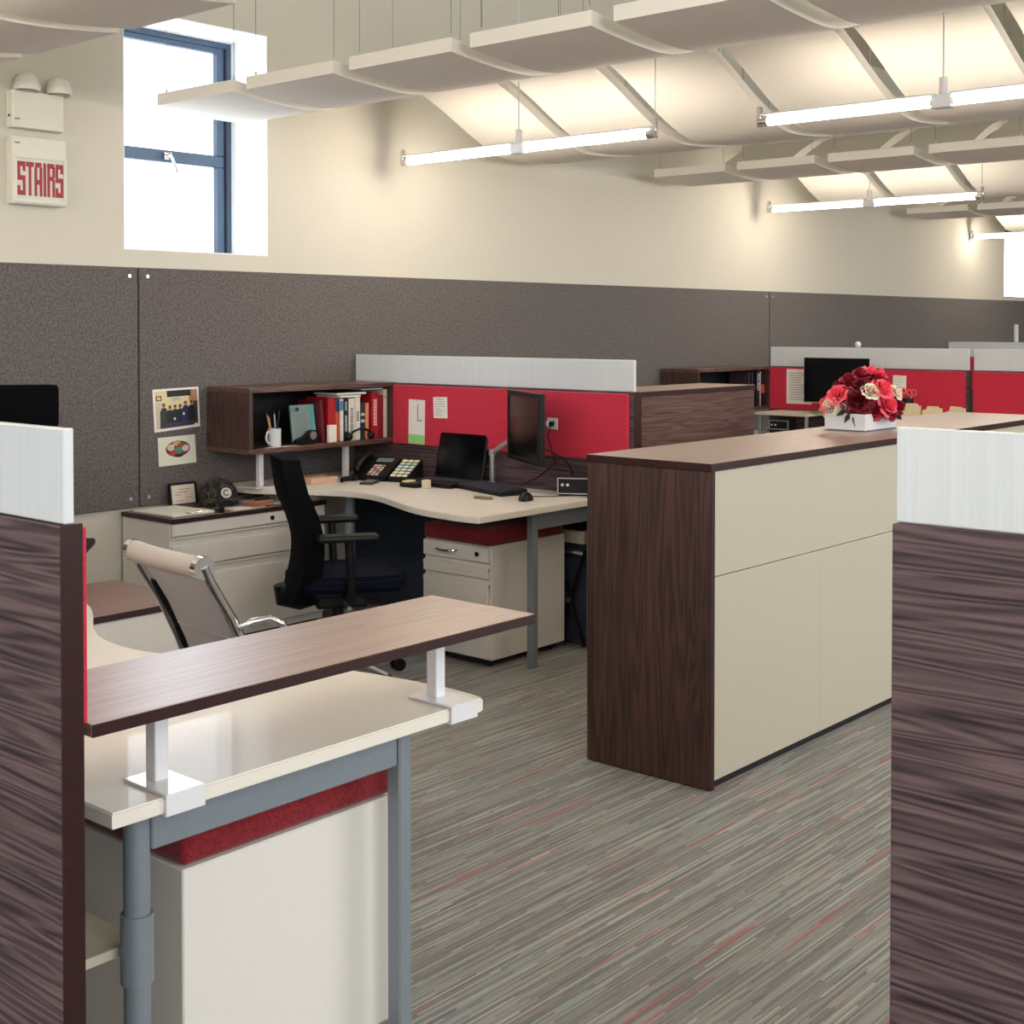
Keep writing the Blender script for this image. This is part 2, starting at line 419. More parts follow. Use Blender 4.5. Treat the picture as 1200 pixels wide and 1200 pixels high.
# ------------------------------------------------------------------ ceiling canopies (wave shaped) in rows
def zb(u):
    u = abs(u)
    if u < 1.1: return 2.535 + .35 * math.cos(math.pi * u / 2.2) ** 2
    return 2.535 + .030 * ((u - 1.1) / .4) ** 1.7
def make_canopy():
    t = thing('ceiling_canopy', '', 'ceiling panel')
    N = 60; prof = [(-1.5 + 3.0 * i / N) for i in range(N + 1)]
    bm = bmesh.new(); hw = .285; th = .054; rows = []
    for u in prof:
        z = zb(u); rows.append([bm.verts.new(p) for p in ((u, -hw, z), (u, hw, z), (u, hw, z + th), (u, -hw, z + th))])
    for a, b_ in zip(rows, rows[1:]):
        for k in range(4): bm.faces.new((a[k], a[(k + 1) % 4], b_[(k + 1) % 4], b_[k]))
    bm.faces.new(rows[0]); bm.faces.new(rows[-1][::-1])
    q = B(); q.bm.free(); q.bm = bm
    c = q.out('panel', CLOUD, t, world=False, smooth=True)
    for u in (-1.47, 0.0, 1.47):
        for s in (-1, 1):
            wz = zb(u) + .05
            B().cyl((u, s * .255, wz - .002), (u, s * .255, ZC - .001), .0015, 5).out('suspension_wire', LAMPGREY, t, world=False)
            B().cyl((u, s * .255, wz - .002), (u, s * .255, wz + .03), .005, 6).out('wire_clip', SILV, t, world=False)
    return t
def copy_tree(o, parent=None):
    c = o.copy(); COL.objects.link(c)
    if parent: c.parent = parent
    for ch in list(o.children):
        copy_tree(ch, c)
    return c
ORD = ['first', 'second', 'third', 'fourth', 'fifth', 'sixth', 'seventh', 'eighth', 'ninth']
proto = None
for rx, cnt, rl in ((1.2, 4, 'row at the upper left corner'),
                    (5.2, 8, 'row over the nearest pendant lights'),
                    (9.25, 6, 'row over the second pendant lights'),
                    (13.3, 4, 'farthest row')):
    for k_ in range(cnt):
        if proto is None: proto = c = make_canopy()
        else: c = copy_tree(proto)
        c.location = (rx, 5.13 - .665 * k_, 0)
        c['label'] = '%s white wave canopy from the back wall, %s' % (ORD[k_], rl)
        c['group'] = 'wave-shaped ceiling canopies'

# ------------------------------------------------------------------ pendant tube lights
def make_light():
    t = thing('pendant_light', '', 'light')
    L = .86
    for s in (-1, 1):
        B().cyl((0, s * .035, .0), (0, s * (L - .03), .0), .0185, 16).out('fluorescent_tube', TUBEM, t, world=False, smooth=True)
        B().cyl((0, s * .025, .0), (0, s * .05, .0), .021, 16).out('tube_socket', CHROME, t, world=False, smooth=True)
        e = B(); e.cyl((0, s * (L - .045), 0), (0, s * L, 0), .020, 16); e.box(-.012, .012, s * L - .012, s * L + .012, -.02, .07, .004)
        e.out('end_cap', CHROME, t, world=False, smooth=True)
        B().box(-.02, .02, min(s * .03, s * (L - .01)), max(s * .03, s * (L - .01)), .026, .036, .003).out('reflector', WHITEM, t, world=False)
    h = B(); h.box(-.022, .022, -.045, .045, -.026, .03, .005); h.cyl((0, 0, .03), (0, 0, .10), .016, 16)
    h.out('hub', WHITEM, t, world=False, smooth=True)
    B().cyl((0, 0, .10), (0, 0, ZC - 2.45 - .001), .0035, 8).out('suspension_cable', WHITEM, t, world=False)
    B().cyl((0, -L, .07), (0, -L, ZC - 2.45 - .001), .0025, 6).out('suspension_wire', SILV, t, world=False)
    return t
pl0 = None
for (x, y, lab) in ((5.33, 4.58, 'lit twin-tube pendant light nearest the window, hung left of the others'),
                    (5.35, 2.30, 'lit twin-tube pendant light cut by the upper right edge of the photo'),
                    (9.42, 4.62, 'smaller-looking lit twin-tube pendant light of the second row, below the right-hand canopies'),
                    (9.42, 2.34, 'lit twin-tube pendant light past the right edge in the second row'),
                    (13.7, 4.72, 'farthest lit pendant light, partly against the bright right window'),
                    (1.3, 4.58, 'lit pendant light past the left edge above the grey felt panel'),
                    (1.3, 2.30, 'lit pendant light past the left edge, above the near desk')):
    if pl0 is None: pl0 = o = make_light()
    else: o = copy_tree(pl0)
    o.location = (x, y, 2.45); o['label'] = lab; o['group'] = 'tube pendant lights'

# ------------------------------------------------------------------ stairs sign and emergency light
t = thing('stairs_sign', 'white illuminated-style wall sign with red letters reading STAIRS', 'sign', (3.164, YW, 2.07))
b_ = B(); b_.box(3.039, 3.299, YW - .06, YW - .001, 2.07, 2.37, .004); b_.out('housing', UNITW, t)
f = B(); z0, z1 = 2.078, 2.285
f.box(3.042, 3.296, YW - .068, YW - .06, z1 - .012, z1, .001); f.box(3.042, 3.296, YW - .068, YW - .06, z0, z0 + .012, .001)
f.box(3.042, 3.054, YW - .068, YW - .06, z0 + .012, z1 - .012, .001); f.box(3.284, 3.296, YW - .068, YW - .06, z0 + .012, z1 - .012, .001)
f.out('sign_frame', UNITW, t)
fp = B().box(3.054, 3.284, YW - .0625, YW - .060, z0 + .012, z1 - .012, 0).out('face_plate', SIGNW, t)
# blocky hand-built letters, strokes on a 4 x 7 cell
GL = {'S': [(0, 6, 3, 7), (0, 4, 1, 6), (0, 3.1, 3, 4.1), (2, 1, 3, 3.1), (0, 0, 3, 1), (2, 5, 3, 6), (0, 1, 1, 2)],
      'T': [(0, 6, 3, 7), (1, 0, 2, 6)], 'I': [(1, 0, 2, 7)],
      'A': [(0, 0, 1, 6), (2, 0, 3, 6), (.3, 6, 2.7, 7), (1, 2.4, 2, 3.4)],
      'R': [(0, 0, 1, 7), (1, 6, 2.7, 7), (2, 4.2, 3, 6.3), (1, 3.4, 2.7, 4.3), (2, 0, 3, 3.6)]}
lt = B(); cx = 3.060
for ch in 'STAIRS':
    cw = .0123; chh = .0213
    if ch == 'I': cx -= cw * .75
    for (a, c0, b2, d0) in GL[ch]:
        lt.box(cx + a * cw, cx + b2 * cw, YW - .0645, YW - .0622, 2.108 + c0 * chh, 2.108 + d0 * chh, .0003)
    cx += cw * (2.25 if ch == 'I' else 3.0) + .0035
lt.out('letters', REDL, fp)
B().box(3.049, 3.074, YW - .0615, YW - .0598, 2.335, 2.341, 0).out('slot', LAMPGREY, t)
t = thing('emergency_light', 'white emergency light box with two domed lamp heads above the stairs sign', 'light', (3.154, YW, 2.40))
B().box(3.039, 3.289, YW - .06, YW - .001, 2.405, 2.57, .004).out('housing', UNITW, t)
B().box(3.036, 3.040, YW - .04, YW - .028, 2.452, 2.462, 0).out('test_button', BLACK, t)
B().box(3.049, 3.074, YW - .0615, YW - .0598, 2.44, 2.446, 0).out('slot', LAMPGREY, t)
for hx in (3.109, 3.264):
    d = B().lathe([(.056, .0), (.058, .02), (.05, .05), (.034, .072), (.012, .082), (0, .084)], (hx, YW - .06, 2.572), 24)
    h = d.out('lamp_head', UNITW, t, smooth=True)
    B().lathe([(.048, -.006), (.05, .0), (.0, .001)], (hx, YW - .06, 2.572), 24).out('lamp_lens', LAMPGREY, h, smooth=True)

# ------------------------------------------------------------------ partitions
def partition(label, x, y0, y1, face=-1, segs=None, full_red=True, redz=(.90, 1.215), th=.036):
    # a spine wall: walnut core, white screen on top, red tack panels on one face (face = -1: towards -x)
    t = thing('partition', label, 'partition', (x, y0, 0), 0, 'office partitions with white screens')
    B().box(x - th / 2, x + th / 2, y0, y1, 0.0, 1.222, .0015).out('core_panel', W_Y, t)
    B().box(x - .009, x + .009, y0 + .004, y1 - .002, 1.224, 1.372, .002).out('screen', SCRW, t)
    B().box(x - th / 2 - .001, x + th / 2 + .001, y0 - .004, y0, 0, 1.224, .001).out('edge_trim', W_EDGE, t)
    if full_red:
        xa = x + face * (th / 2 + .001); xb = xa + face * .022
        B().box(min(xa, xb), max(xa, xb), y0 + .02, y1 - .01, redz[0], redz[1], .006, 2).out('tack_panel', REDF, t)
        xb = xa + face * .004
        B().box(min(xa, xb), max(xa, xb), y0 + .02, y1 - .01, 0.02, .70, .001).out('modesty_panel', DARKFAB, t)
    return t
partition('tall walnut partition at the left edge, white screen on top, red strip on its far side', 1.118, 1.872, 5.56, 1)
partition('walnut and red partition behind the black monitor and laptop, with a long white screen', 5.088, 3.656, 5.56, -1)
partition('large walnut partition with white screen at the right edge, nearest the camera', 1.988, -1.6, .925, 1, full_red=False)
partition('red partition behind the bouquet and far monitor, its white screen ending at the overhead shelf', 9.085, 3.70, 5.26, -1)
partition('red partition right of the dark gap, farthest right of the red ones', 9.085, 1.6, 3.672, -1)
partition('distant partition whose pale screen shows above the right-hand red one', 13.1, 2.6, 5.56, -1)
single(B().box(13.08, 13.12, 4.865, 4.895, 1.374, 1.545, .003).out('post', WHITEM), 'short white post standing on the distant pale screen', 'post')
single(B().ball((9.085, 4.54, 1.394), .024).out('knob', WHITEM, smooth=True), 'small round white knob on top of the far white screen', 'knob')

# ------------------------------------------------------------------ desks
def desk_outline(x0, y0, sgn):
    # x0: partition side, y0: free end, sgn +1: desk spreads towards +x from partition, -1 towards -x
    wv = [(0.00, .80), (0.0, .900), (.02, .915), (.15, .920), (.40, .88), (.62, .79), (.80, .71), (.95, .67), (1.10, .68), (1.24, .735), (1.38, .82), (1.52, .89), (1.64, .905), (1.78, .90)]
    pts = [(x0, y0)]
    import itertools
    c = [(x0 + sgn * w, y0 + y) for y, w in wv[1:]]
    # catmull smoothing of the wavy edge
    out = [c[0]]
    for i in range(len(c) - 1):
        p0 = c[max(i - 1, 0)]; p1 = c[i]; p2 = c[i + 1]; p3 = c[min(i + 2, len(c) - 1)]
        for s in (1 / 4, 2 / 4, 3 / 4, 1):
            out.append(tuple(.5 * ((2 * p1[d]) + (-p0[d] + p2[d]) * s + (2 * p0[d] - 5 * p1[d] + 4 * p2[d] - p3[d]) * s * s + (-p0[d] + 3 * p1[d] - 3 * p2[d] + p3[d]) * s ** 3) for d in (0, 1)))
    pts += out + [(x0, y0 + 1.78)]
    return pts
def desk(label, x0, y0, sgn, legx, round_leg=None, backleg=True):
    t = thing('desk', label, 'desk', (x0, y0, 0), 0, 'cream wavy-edged desks')
    B().prism(desk_outline(x0, y0, sgn), .702, .73, .003).out('desktop', DESK, t)
    ly = y0 + .06
    B().box(legx - .018, legx + .018, ly, ly + .04, 0, .70, .004).out('leg', STEEL, t)
    ox = x0 + sgn * (.10 if round_leg else .03)
    if round_leg:
        l = B(); l.cyl((ox, ly + .022, 0), (ox, ly + .022, .70), .023, 20); lg = l.out('leg', STEEL, t, smooth=True)
        B().cyl((ox, ly + .022, .39), (ox, ly + .022, .51), .0285, 20).out('collar', STEEL, lg, smooth=True)
    else:
        B().box(ox - .02, ox + .02, ly, ly + .04, 0, .70, .004).out('leg', STEEL, t)
    a, c = sorted((ox, legx))
    B().box(a + .02, c - .02, ly + .004, ly + .041, .618, .699, .003).out('rail', STEEL, t)
    if backleg:
        bx = x0 + sgn * .50
        B().cyl((bx, y0 + 1.25, 0), (bx, y0 + 1.25, .70), .026, 16).out('leg', STEEL, t, smooth=True)
    return t
desk('near cream desk at the left with a raised wood shelf over its end', 1.225, 1.932, 1, 1.958, round_leg=True)
desk('cream wavy-edged desk holding the laptop, keyboard and phone', 5.060, 3.785, -1, 4.592)
desk('distant cream desk under the far monitor, mostly hidden by the long counter', 9.055, 3.77, -1, 8.60)

# raised wood shelf on desk one
t = thing('riser_shelf', 'long wood-look riser shelf on two white posts over the near desk', 'shelf', (1.68, 2.02, .73))
B().box(1.152, 2.232, 1.872, 2.185, .884, .905, .0015).out('shelf_board', W_TOP, t)
e = B(); e.box(1.152, 2.232, 1.8695, 1.872, .8845, .9045, .0005); e.box(2.232, 2.2345, 1.872, 2.185, .8845, .9045, .0005)
e.out('shelf_edge', W_EDGE, t)
for px in (1.365, 2.066):
    c = B(); c.box(px - .014, px + .014, 1.995, 2.025, .735, .884, .002); p = c.out('post', WHITEM, t)
    c = B(); c.box(px - .040, px + .040, 1.930, 2.055, .731, .736, .001); c.box(px - .040, px + .040, 1.924, 1.930, .698, .736, .001)
    c.box(px - .040, px + .040, 1.930, 1.975, .697, .7015, .001)
    c.out('clamp', WHITEM, t)

# under-desk shelf unit seen left of the round leg
t = thing('under_desk_shelf', 'low pale shelf unit under the near desk beside the wood partition', 'shelf', (1.26, 2.2, 0))
B().box(1.165, 1.355, 2.05, 2.62, .425, .443, .001).out('shelf_board', CREAM, t)
B().box(1.165, 1.180, 2.06, 2.60, 0, .425, .002).out('side_board', CREAM, t)

# ------------------------------------------------------------------ pedestals with cushions
def pedestal(label, x0, x1, y0, y1, ztop, face, cush=.075):
    t = thing('pedestal', label, 'cabinet', ((x0 + x1) / 2, (y0 + y1) / 2, 0), 0, 'mobile pedestals with red cushions')
    zb_ = .035
    ix0, ix1 = (x0 + .02, x1) if face < 0 else (x0, x1 - .02)
    B().box(ix0, ix1, y0, y1, zb_, ztop, .003).out('body', METAL_CREAM, t)
    B().box(x0 + .03, x1 - .03, y0 + .03, y1 - .03, .012, zb_, .002).out('plinth', SKIRT, t)
    for cx in (x0 + .06, x1 - .06):
        for cy in (y0 + .05, y1 - .05):
            B().cyl((cx, cy - .012, .018), (cx, cy + .012, .018), .018, 12).out('caster', BLACK, t, smooth=True)
    # cushion, softly rounded
    B().box(x0 + .004, x1 - .004, y0 + .004, y1 - .004, ztop + .001, ztop + cush, .018, 3).out('cushion', REDC, t, smooth=True)
    fx = x0 if face < 0 else x1; bx = x0 + .019 if face < 0 else x1 - .019
    H = ztop - zb_
    def fr(za, zb2, nm, pull):
        a, c = (min(fx, bx), max(fx, bx))
        d = B()
        if pull:
            d.box(a + (0 if face < 0 else 0), c, y0 + .006, y1 - .006, za, zb2 - .022, .003)
            q = fx - face * .018
            d.box(min(q, bx), max(q, bx), y0 + .006, y1 - .006, zb2 - .022, zb2 - .004, .002)
            # angled lip
            t2 = bmesh.new(); d2 = []
            for yy in (y0 + .006, y1 - .006):
                d2.append([t2.verts.new((fx, yy, zb2 - .034)), t2.verts.new((fx + face * -.0005, yy, zb2 - .022)), t2.verts.new((fx - face * .018, yy, zb2 - .014)), t2.verts.new((fx - face * .018, yy, zb2 - .034))])
            for k_ in range(4): t2.faces.new((d2[0][k_], d2[0][(k_ + 1) % 4], d2[1][(k_ + 1) % 4], d2[1][k_]))
            t2.faces.new(d2[0]); t2.faces.new(d2[1][::-1]); d._add(t2)
        else:
            d.box(a, c, y0 + .006, y1 - .006, za, zb2, .003)
        return d.out('drawer', METAL_CREAM, t)
    dz = [ztop - .004, ztop - .078, ztop - .150, ztop - .300, zb_ + .004]
    d1 = fr(dz[1] + .004, dz[0], 'd', False)
    my = (y0 + y1) / 2 + .05
    B().tube([(fx, my + .065, dz[0] - .03), (fx + face * .022, my + .045, dz[0] - .033), (fx + face * .027, my, dz[0] - .035), (fx + face * .022, my - .045, dz[0] - .033), (fx, my - .065, dz[0] - .03)], .005, 8).out('handle', CHROME, d1, smooth=True)
    B().cyl((fx + face * .004, y0 + .07, dz[0] - .035), (fx - face * .002, y0 + .07, dz[0] - .035), .011, 14).out('lock', BLACK, d1, smooth=True)
    for i in (1, 2, 3): fr(dz[i + 1] + .004, dz[i], 'd', True)
    return t
pedestal('white drawer pedestal with dark red cushion under the desk by the long cabinet', 4.432, 4.972, 3.985, 4.40, .548, -1)
pedestal('pedestal with dark red cushion inside the grey frame of the near desk', 1.470, 2.020, 2.085, 2.50, .520, 1, .078)

# ------------------------------------------------------------------ lateral files
def lateral(label, x0, x1, y0, y1, ztop, splits, lock=True):
    t = thing('lateral_file', label, 'cabinet', ((x0 + x1) / 2, (y0 + y1) / 2, 0))
    B().box(x0 - .004, x1 + .004, y0 - .006, y1, ztop - .022, ztop, .002).out('top_board', W_TOP, t)
    B().box(x0 - .0045, x1 + .0045, y0 - .0085, y0 - .006, ztop - .0215, ztop - .0005, .0005).out('front_edging', W_EDGE, t)
    B().box(x0 - .0065, x0 - .004, y0 - .0065, y1, ztop - .0215, ztop - .0005, .0005).out('side_edging', W_EDGE, t)
    B().box(x0, x1, y0 + .022, y1, .05, ztop - .022, .002).out('body', METAL_CREAM, t)
    B().box(x0 + .01, x1 - .01, y0 + .05, y1 - .02, 0, .05, .001).out('plinth', SKIRT, t)
    first = True
    for (za, zt) in splits:
        d = B()
        if first: d.box(x0 + .002, x1 - .002, y0, y0 + .021, za, zt, .003)
        else:
            d.box(x0 + .002, x1 - .002, y0, y0 + .021, za, zt - .040, .005, 2)
            d.box(x0 + .002, x1 - .002, y0 + .0205, y0 + .0215, zt - .040, zt - .003, 0)
            d.box(x0 + .002, x1 - .002, y0 + .002, y0 + .021, zt - .010, zt - .003, .001)
        o = d.out('drawer', METAL_CREAM, t)
        if first and lock:
            B().cyl((x0 + .575, y0 - .006, (za + zt) / 2), (x0 + .575, y0 + .002, (za + zt) / 2), .011, 14).out('lock', BLACK, o, smooth=True)
        first = False
    return t
lateral('cream lateral file against the grey wall with papers and a camouflage cap on top', 3.60, 4.515, 5.172, 5.572, .65,
        [(.568, .625), (.425, .564), (.09, .421)])
lateral('low cream cabinet with walnut top behind the mesh chair, beside the left partition', 2.00, 2.905, 4.02, 4.565, .55, [(.34, .524), (.09, .336)], False)

# ------------------------------------------------------------------ overhead shelves
def overhead(label, x0, x1, y0, y1, z0, z1, th=.024):
    t = thing('overhead_shelf', label, 'shelf', ((x0 + x1) / 2, (y0 + y1) / 2, .73), 0, 'walnut overhead shelves')
    B().box(x0, x1, y0, y1, z1 - th, z1, .0015).out('top_board', W_X, t)
    B().box(x0, x1, y0, y1, z0, z0 + th, .0015).out('bottom_board', W_X, t)
    B().box(x0, x0 + th, y0, y1, z0 + th, z1 - th, .001).out('side_panel', W_Z, t)
    B().box(x1 - th, x1, y0, y1, z0 + th, z1 - th, .001).out('side_panel', W_Z, t)
    B().box(x0 + th, x1 - th, y1 - .012, y1, z0 + th, z1 - th, .001).out('back_panel', SKIRT, t)
    for px in (x0 + .13, x1 - .28):
        c = B(); c.box(px - .014, px + .014, y0 + .07, y0 + .098, .736, z0, .002); c.out('post', WHITEM, t)
        c = B(); c.box(px - .07, px + .07, y0 + .03, y0 + .14, .7305, .7365, .001); c.out('post_plate', WHITEM, t)
    return t
overhead('walnut open overhead shelf of books, mug and binders above the black office chair', 4.082, 5.060, 5.228, 5.560, .905, 1.228)
overhead('distant walnut open overhead shelf behind the walnut cabinet, dark books at its right end', 8.05, 9.055, 5.245, 5.560, .90, 1.224)

# ------------------------------------------------------------------ books
def book(label, x0, x1, zt, rgb, z0=.930, y0=5.262, dep=.17, tilt=0.0, txt=None, band=None, group='books and binders on the near overhead shelf', cat='book', name='book'):
    t = thing(name, label, cat, ((x0 + x1) / 2, y0 + dep / 2, z0), 0, group)
    m = rot_at((x1 if tilt > 0 else x0, y0, z0), tilt, 'Y') if tilt else None
    b1 = B(); b1.box(x0, x0 + .003, y0, y0 + dep, z0, zt, .0008, mat=m); b1.box(x1 - .003, x1, y0, y0 + dep, z0, zt, .0008, mat=m)
    b1.box(x0, x1, y0 - .001, y0 + .004, z0, zt, .0012, mat=m); b1.out('cover', colm(rgb), t)
    B().box(x0 + .003, x1 - .003, y0 + .004, y0 + dep - .004, z0 + .003, zt - .004, 0, mat=m).out('pages', PAPER, t)
    if txt:
        col, segs = txt; tb = B(); rnd = random.Random(int(x0 * 1000)); w_ = (x1 - x0)
        for (za, zb2) in segs:
            z = za
            while z < zb2:
                h = rnd.uniform(.005, .009); tb.box(x0 + w_ * .28, x0 + w_ * .72, y0 - .0022, y0 - .001, z, z + h, 0, mat=m); z += h + .004
        tb.out('spine_text', colm(col), t)
    if band:
        for (za, zb2, c) in band:
            B().box(x0 + .001, x1 - .001, y0 - .0025, y0 - .0008, za, zb2, 0, mat=m).out('spine_band', colm(c), t)
    return t
BK = [('dark red book leaning at the left end of the row of books', 4.575, 4.595, 1.150, (96, 16, 30), dict(tilt=-.08)),
      ('bright red book second from the left of the row, white packet before it', 4.615, 4.660, 1.160, (176, 24, 36), dict()),
      ('orange and navy spined book right of the bright red one', 4.664, 4.692, 1.150, (196, 78, 56), dict(band=[(1.085, 1.15, (40, 52, 92))])),
      ('white book with blue upper spine', 4.696, 4.720, 1.150, (222, 220, 214), dict(band=[(1.09, 1.14, (60, 132, 176))])),
      ('navy book with pale spine marks', 4.722, 4.754, 1.150, (24, 30, 54), dict(txt=((190, 200, 214), [(.98, 1.06), (1.09, 1.13)]))),
      ('wide white book with grey lettering, middle of the row', 4.757, 4.800, 1.150, (226, 220, 210), dict(txt=((110, 104, 104), [(.975, 1.10)]))),
      ('white book with a dark label just right of the wide white one', 4.803, 4.838, 1.155, (228, 224, 216), dict(txt=((60, 58, 60), [(1.03, 1.08)]))),
      ('short dark green book with pale round marks', 4.841, 4.872, 1.125, (28, 50, 52), dict(band=[(1.02, 1.035, (170, 190, 190)), (1.055, 1.07, (170, 190, 190))])),
      ('short orange book beside the dark green one', 4.875, 4.900, 1.122, (226, 134, 92), dict()),
      ('thick bright red binder with white spine lettering', 4.918, 4.972, 1.176, (164, 18, 32), dict(txt=((236, 190, 190), [(1.0, 1.14)]))),
      ('plain dark red binder right of the lettered one', 4.976, 5.004, 1.160, (128, 16, 34), dict()),
      ('tall cream binder at the right end of the row', 5.007, 5.033, 1.190, (216, 202, 178), dict(txt=((140, 130, 120), [(1.14, 1.16)])))]
for (lab, x0, x1, zt, rgb, kw) in BK: book(lab, x0, x1, zt, rgb, **kw)
def flat_book(label, x0, x1, z0, z1, rgb, y0=5.255, y1=5.44):
    t = thing('book', label, 'book', ((x0 + x1) / 2, (y0 + y1) / 2, z0), 0, 'books lying flat over the row')
    B().box(x0, x1, y0, y1, z0, z0 + .002, .0005).out('cover', colm(rgb), t)
    c = B(); c.box(x0, x1, y0, y1, z1 - .002, z1, .0005); c.out('cover', colm(rgb), t)
    B().box(x0 + .002, x1 - .003, y0 + .002, y1 - .002, z0 + .002, z1 - .002, 0).out('pages', PAPER, t)
    return t
flat_book('white book lying flat on the books in the middle of the shelf', 4.69, 4.84, 1.157, 1.168, (222, 216, 210))
flat_book('dark navy book lying on top of the white one', 4.67, 4.88, 1.169, 1.184, (26, 30, 44))
flat_book('thin pale blue folder lying flat at the upper right of the shelf', 4.84, 5.00, 1.191, 1.199, (120, 146, 176))
# leaning teal card in front of a dark book
t = thing('framed_card', 'teal and grey printed card leaning at the middle of the overhead shelf', 'card', (4.48, 5.30, .93))
mm = Matrix.Translation((0, 0, .003)) @ rot_at((4.45, 5.28, .93), -.14, 'X')
B().box(4.405, 4.560, 5.285, 5.297, .931, 1.128, .001, mat=mm).out('card', colm((128, 150, 150)), t)
B().box(4.535, 4.558, 5.283, 5.285, .934, 1.125, 0, mat=mm).out('side_band', colm((90, 180, 178)), t)
c = B(); rnd = random.Random(4)
for i in range(11): c.box(4.422, 4.422 + rnd.uniform(.07, .10), 5.2838, 5.285, .955 + i * .012, .958 + i * .012, 0, mat=mm)
c.out('print_lines', INK, t)
B().cyl((4.428, 5.2835, 1.108), (4.428, 5.285, 1.108), .011, 16).out('round_mark', colm((34, 56, 66)), t)
# mug with pens
def mug(x, y, z, label, m, r=.034, h=.088, handle=True):
    t = thing('mug', label, 'mug', (x, y, z))
    B().lathe([(r * .92, 0), (r, .006), (r, h), (r - .004, h), (r - .004, .008), (0, .006)], (x, y, z), 28).out('cup', m, t, smooth=True)
    if handle:
        B().tube([(x - r + .003, y - .004, z + h * .82), (x - r - .016, y - .008, z + h * .84), (x - r - .026, y - .010, z + h * .58), (x - r - .024, y - .010, z + h * .38), (x - r - .010, y - .006, z + h * .20), (x - r + .003, y - .004, z + h * .22)], .0055, 10).out('handle', m, t, smooth=True)
    return t
MX, MY = 4.282, 5.285
mug(MX, MY, .9315, 'white coffee mug holding pens at the left of the overhead shelf', WHITEM)
PC = [('slim brown pencil leaning left in the white mug', (-.010, .0), (-.045, .005), .16, (196, 142, 84)),
      ('tan pencil leaning left beside the brown one in the mug', (.0, .010), (-.028, .012), .15, (206, 170, 122)),
      ('silver pen upright in the white mug', (.006, -.006), (-.004, -.004), .165, (176, 182, 196)),
      ('black pen leaning right in the white mug', (.012, .006), (.040, .010), .165, (24, 26, 32)),
      ('dark blue pen at the back of the white mug', (.004, .014), (.050, .020), .155, (34, 44, 72))]
for lab, a, c2, L, rgb in PC:
    p0 = Vector((MX + a[0], MY + a[1], .943)); p1 = Vector((MX + c2[0], MY + c2[1], .943 + L))
    pt = p0 + (p1 - p0) * .9
    t = thing('pen', lab, 'pen', p0, 0, 'pens in the white mug')
    B().cyl(p0, pt, .0036, 8).out('barrel', colm(rgb), t, smooth=True)
    B().tube([pt, p1], .0036, 8, rs=[.0036, .0012]).out('tip', colm((60, 56, 54)), t, smooth=True)
single(B().box(4.20, 4.40, 5.238, 5.262, .9295, .9305, 0).out('paper_slip', PAPER), 'white paper slip lying in front of the mug on the shelf', 'paper')
# small packet and gadgets in front of books
single(B().box(4.600, 4.652, 5.236, 5.256, .9305, 1.020, .002).out('packet', PAPER), 'white packet standing in front of the red book', 'packet')
t = thing('tape_dispenser', 'black tape dispenser with grey roll left of the white packet', 'tape dispenser', (4.46, 5.25, .93))
B().prism(smooth_closed([(4.385, .93), (4.50, .93), (4.535, .935), (4.54, .96), (4.53, .99), (4.505, 1.005), (4.475, .995), (4.455, .972), (4.39, .958)], 2), -5.272, -5.240, .002, mat=Matrix.Rotation(R(90), 4, 'X')).out('body', BLACK, t)
B().cyl((4.495, 5.236, .975), (4.495, 5.2395, .975), .021, 20).out('tape_roll', SILV, t, smooth=True)
t = thing('headset', 'black headset lying before the white and navy books on the overhead shelf', 'headset', (4.83, 5.245, .93))
B().tube([(4.745, 5.243, .955), (4.77, 5.238, .978), (4.81, 5.236, .990), (4.86, 5.238, .985), (4.90, 5.243, .965)], .006, 8).out('headband', BLACK, t, smooth=True)
for hx in (4.745, 4.90): B().ball((hx, 5.243, .953), .022, 1, .7, 1).out('ear_cup', BLACK, t, smooth=True)

# far shelf books
for lab, x0, x1, rgb, kw in (
    ('thin plum book at the left of the distant shelf books', 8.785, 8.80, (60, 34, 52), {}),
    ('thin dark green book on the distant overhead shelf', 8.835, 8.85, (30, 58, 52), {}),
    ('black book lettered ACAD on the distant overhead shelf', 8.895, 8.945, (14, 17, 26), {}),
    ('thin white book right of the lettered black one', 8.947, 8.957, (206, 210, 220), {}),
    ('black book with an orange-red label at the end of the distant shelf', 8.960, 9.015, (20, 14, 18), dict(band=[(1.02, 1.085, (206, 74, 62))]))):
    o = book(lab, x0, x1, 1.185, rgb, z0=.925, y0=5.275, group='books on the distant overhead shelf', **kw)
    if 'ACAD' in lab:
        fc = bpy.data.curves.new('letters', 'FONT'); fc.body = 'ACAD'; fc.size = .047; fc.extrude = .0004; fc.align_x = 'LEFT'
        fo = bpy.data.objects.new('tmp', fc); COL.objects.link(fo)
        dg = bpy.context.evaluated_depsgraph_get(); me = bpy.data.meshes.new_from_object(fo.evaluated_get(dg)); bpy.data.objects.remove(fo)
        me.transform(Matrix.Translation((8.906, 5.2725, 1.165)) @ Matrix.Rotation(R(90), 4, 'Y') @ Matrix.Rotation(R(90), 4, 'X') if False else frame_mat(Vector((8.906, 5.2725, 1.172)), Vector((0, 0, -1)), Vector((1, 0, 0)), Vector((0, -1, 0))))
        me.transform(Matrix.Translation(-o.location))
        me.materials.append(colm((226, 226, 230))); q = bpy.data.objects.new('letters', me); COL.objects.link(q); q.parent = o

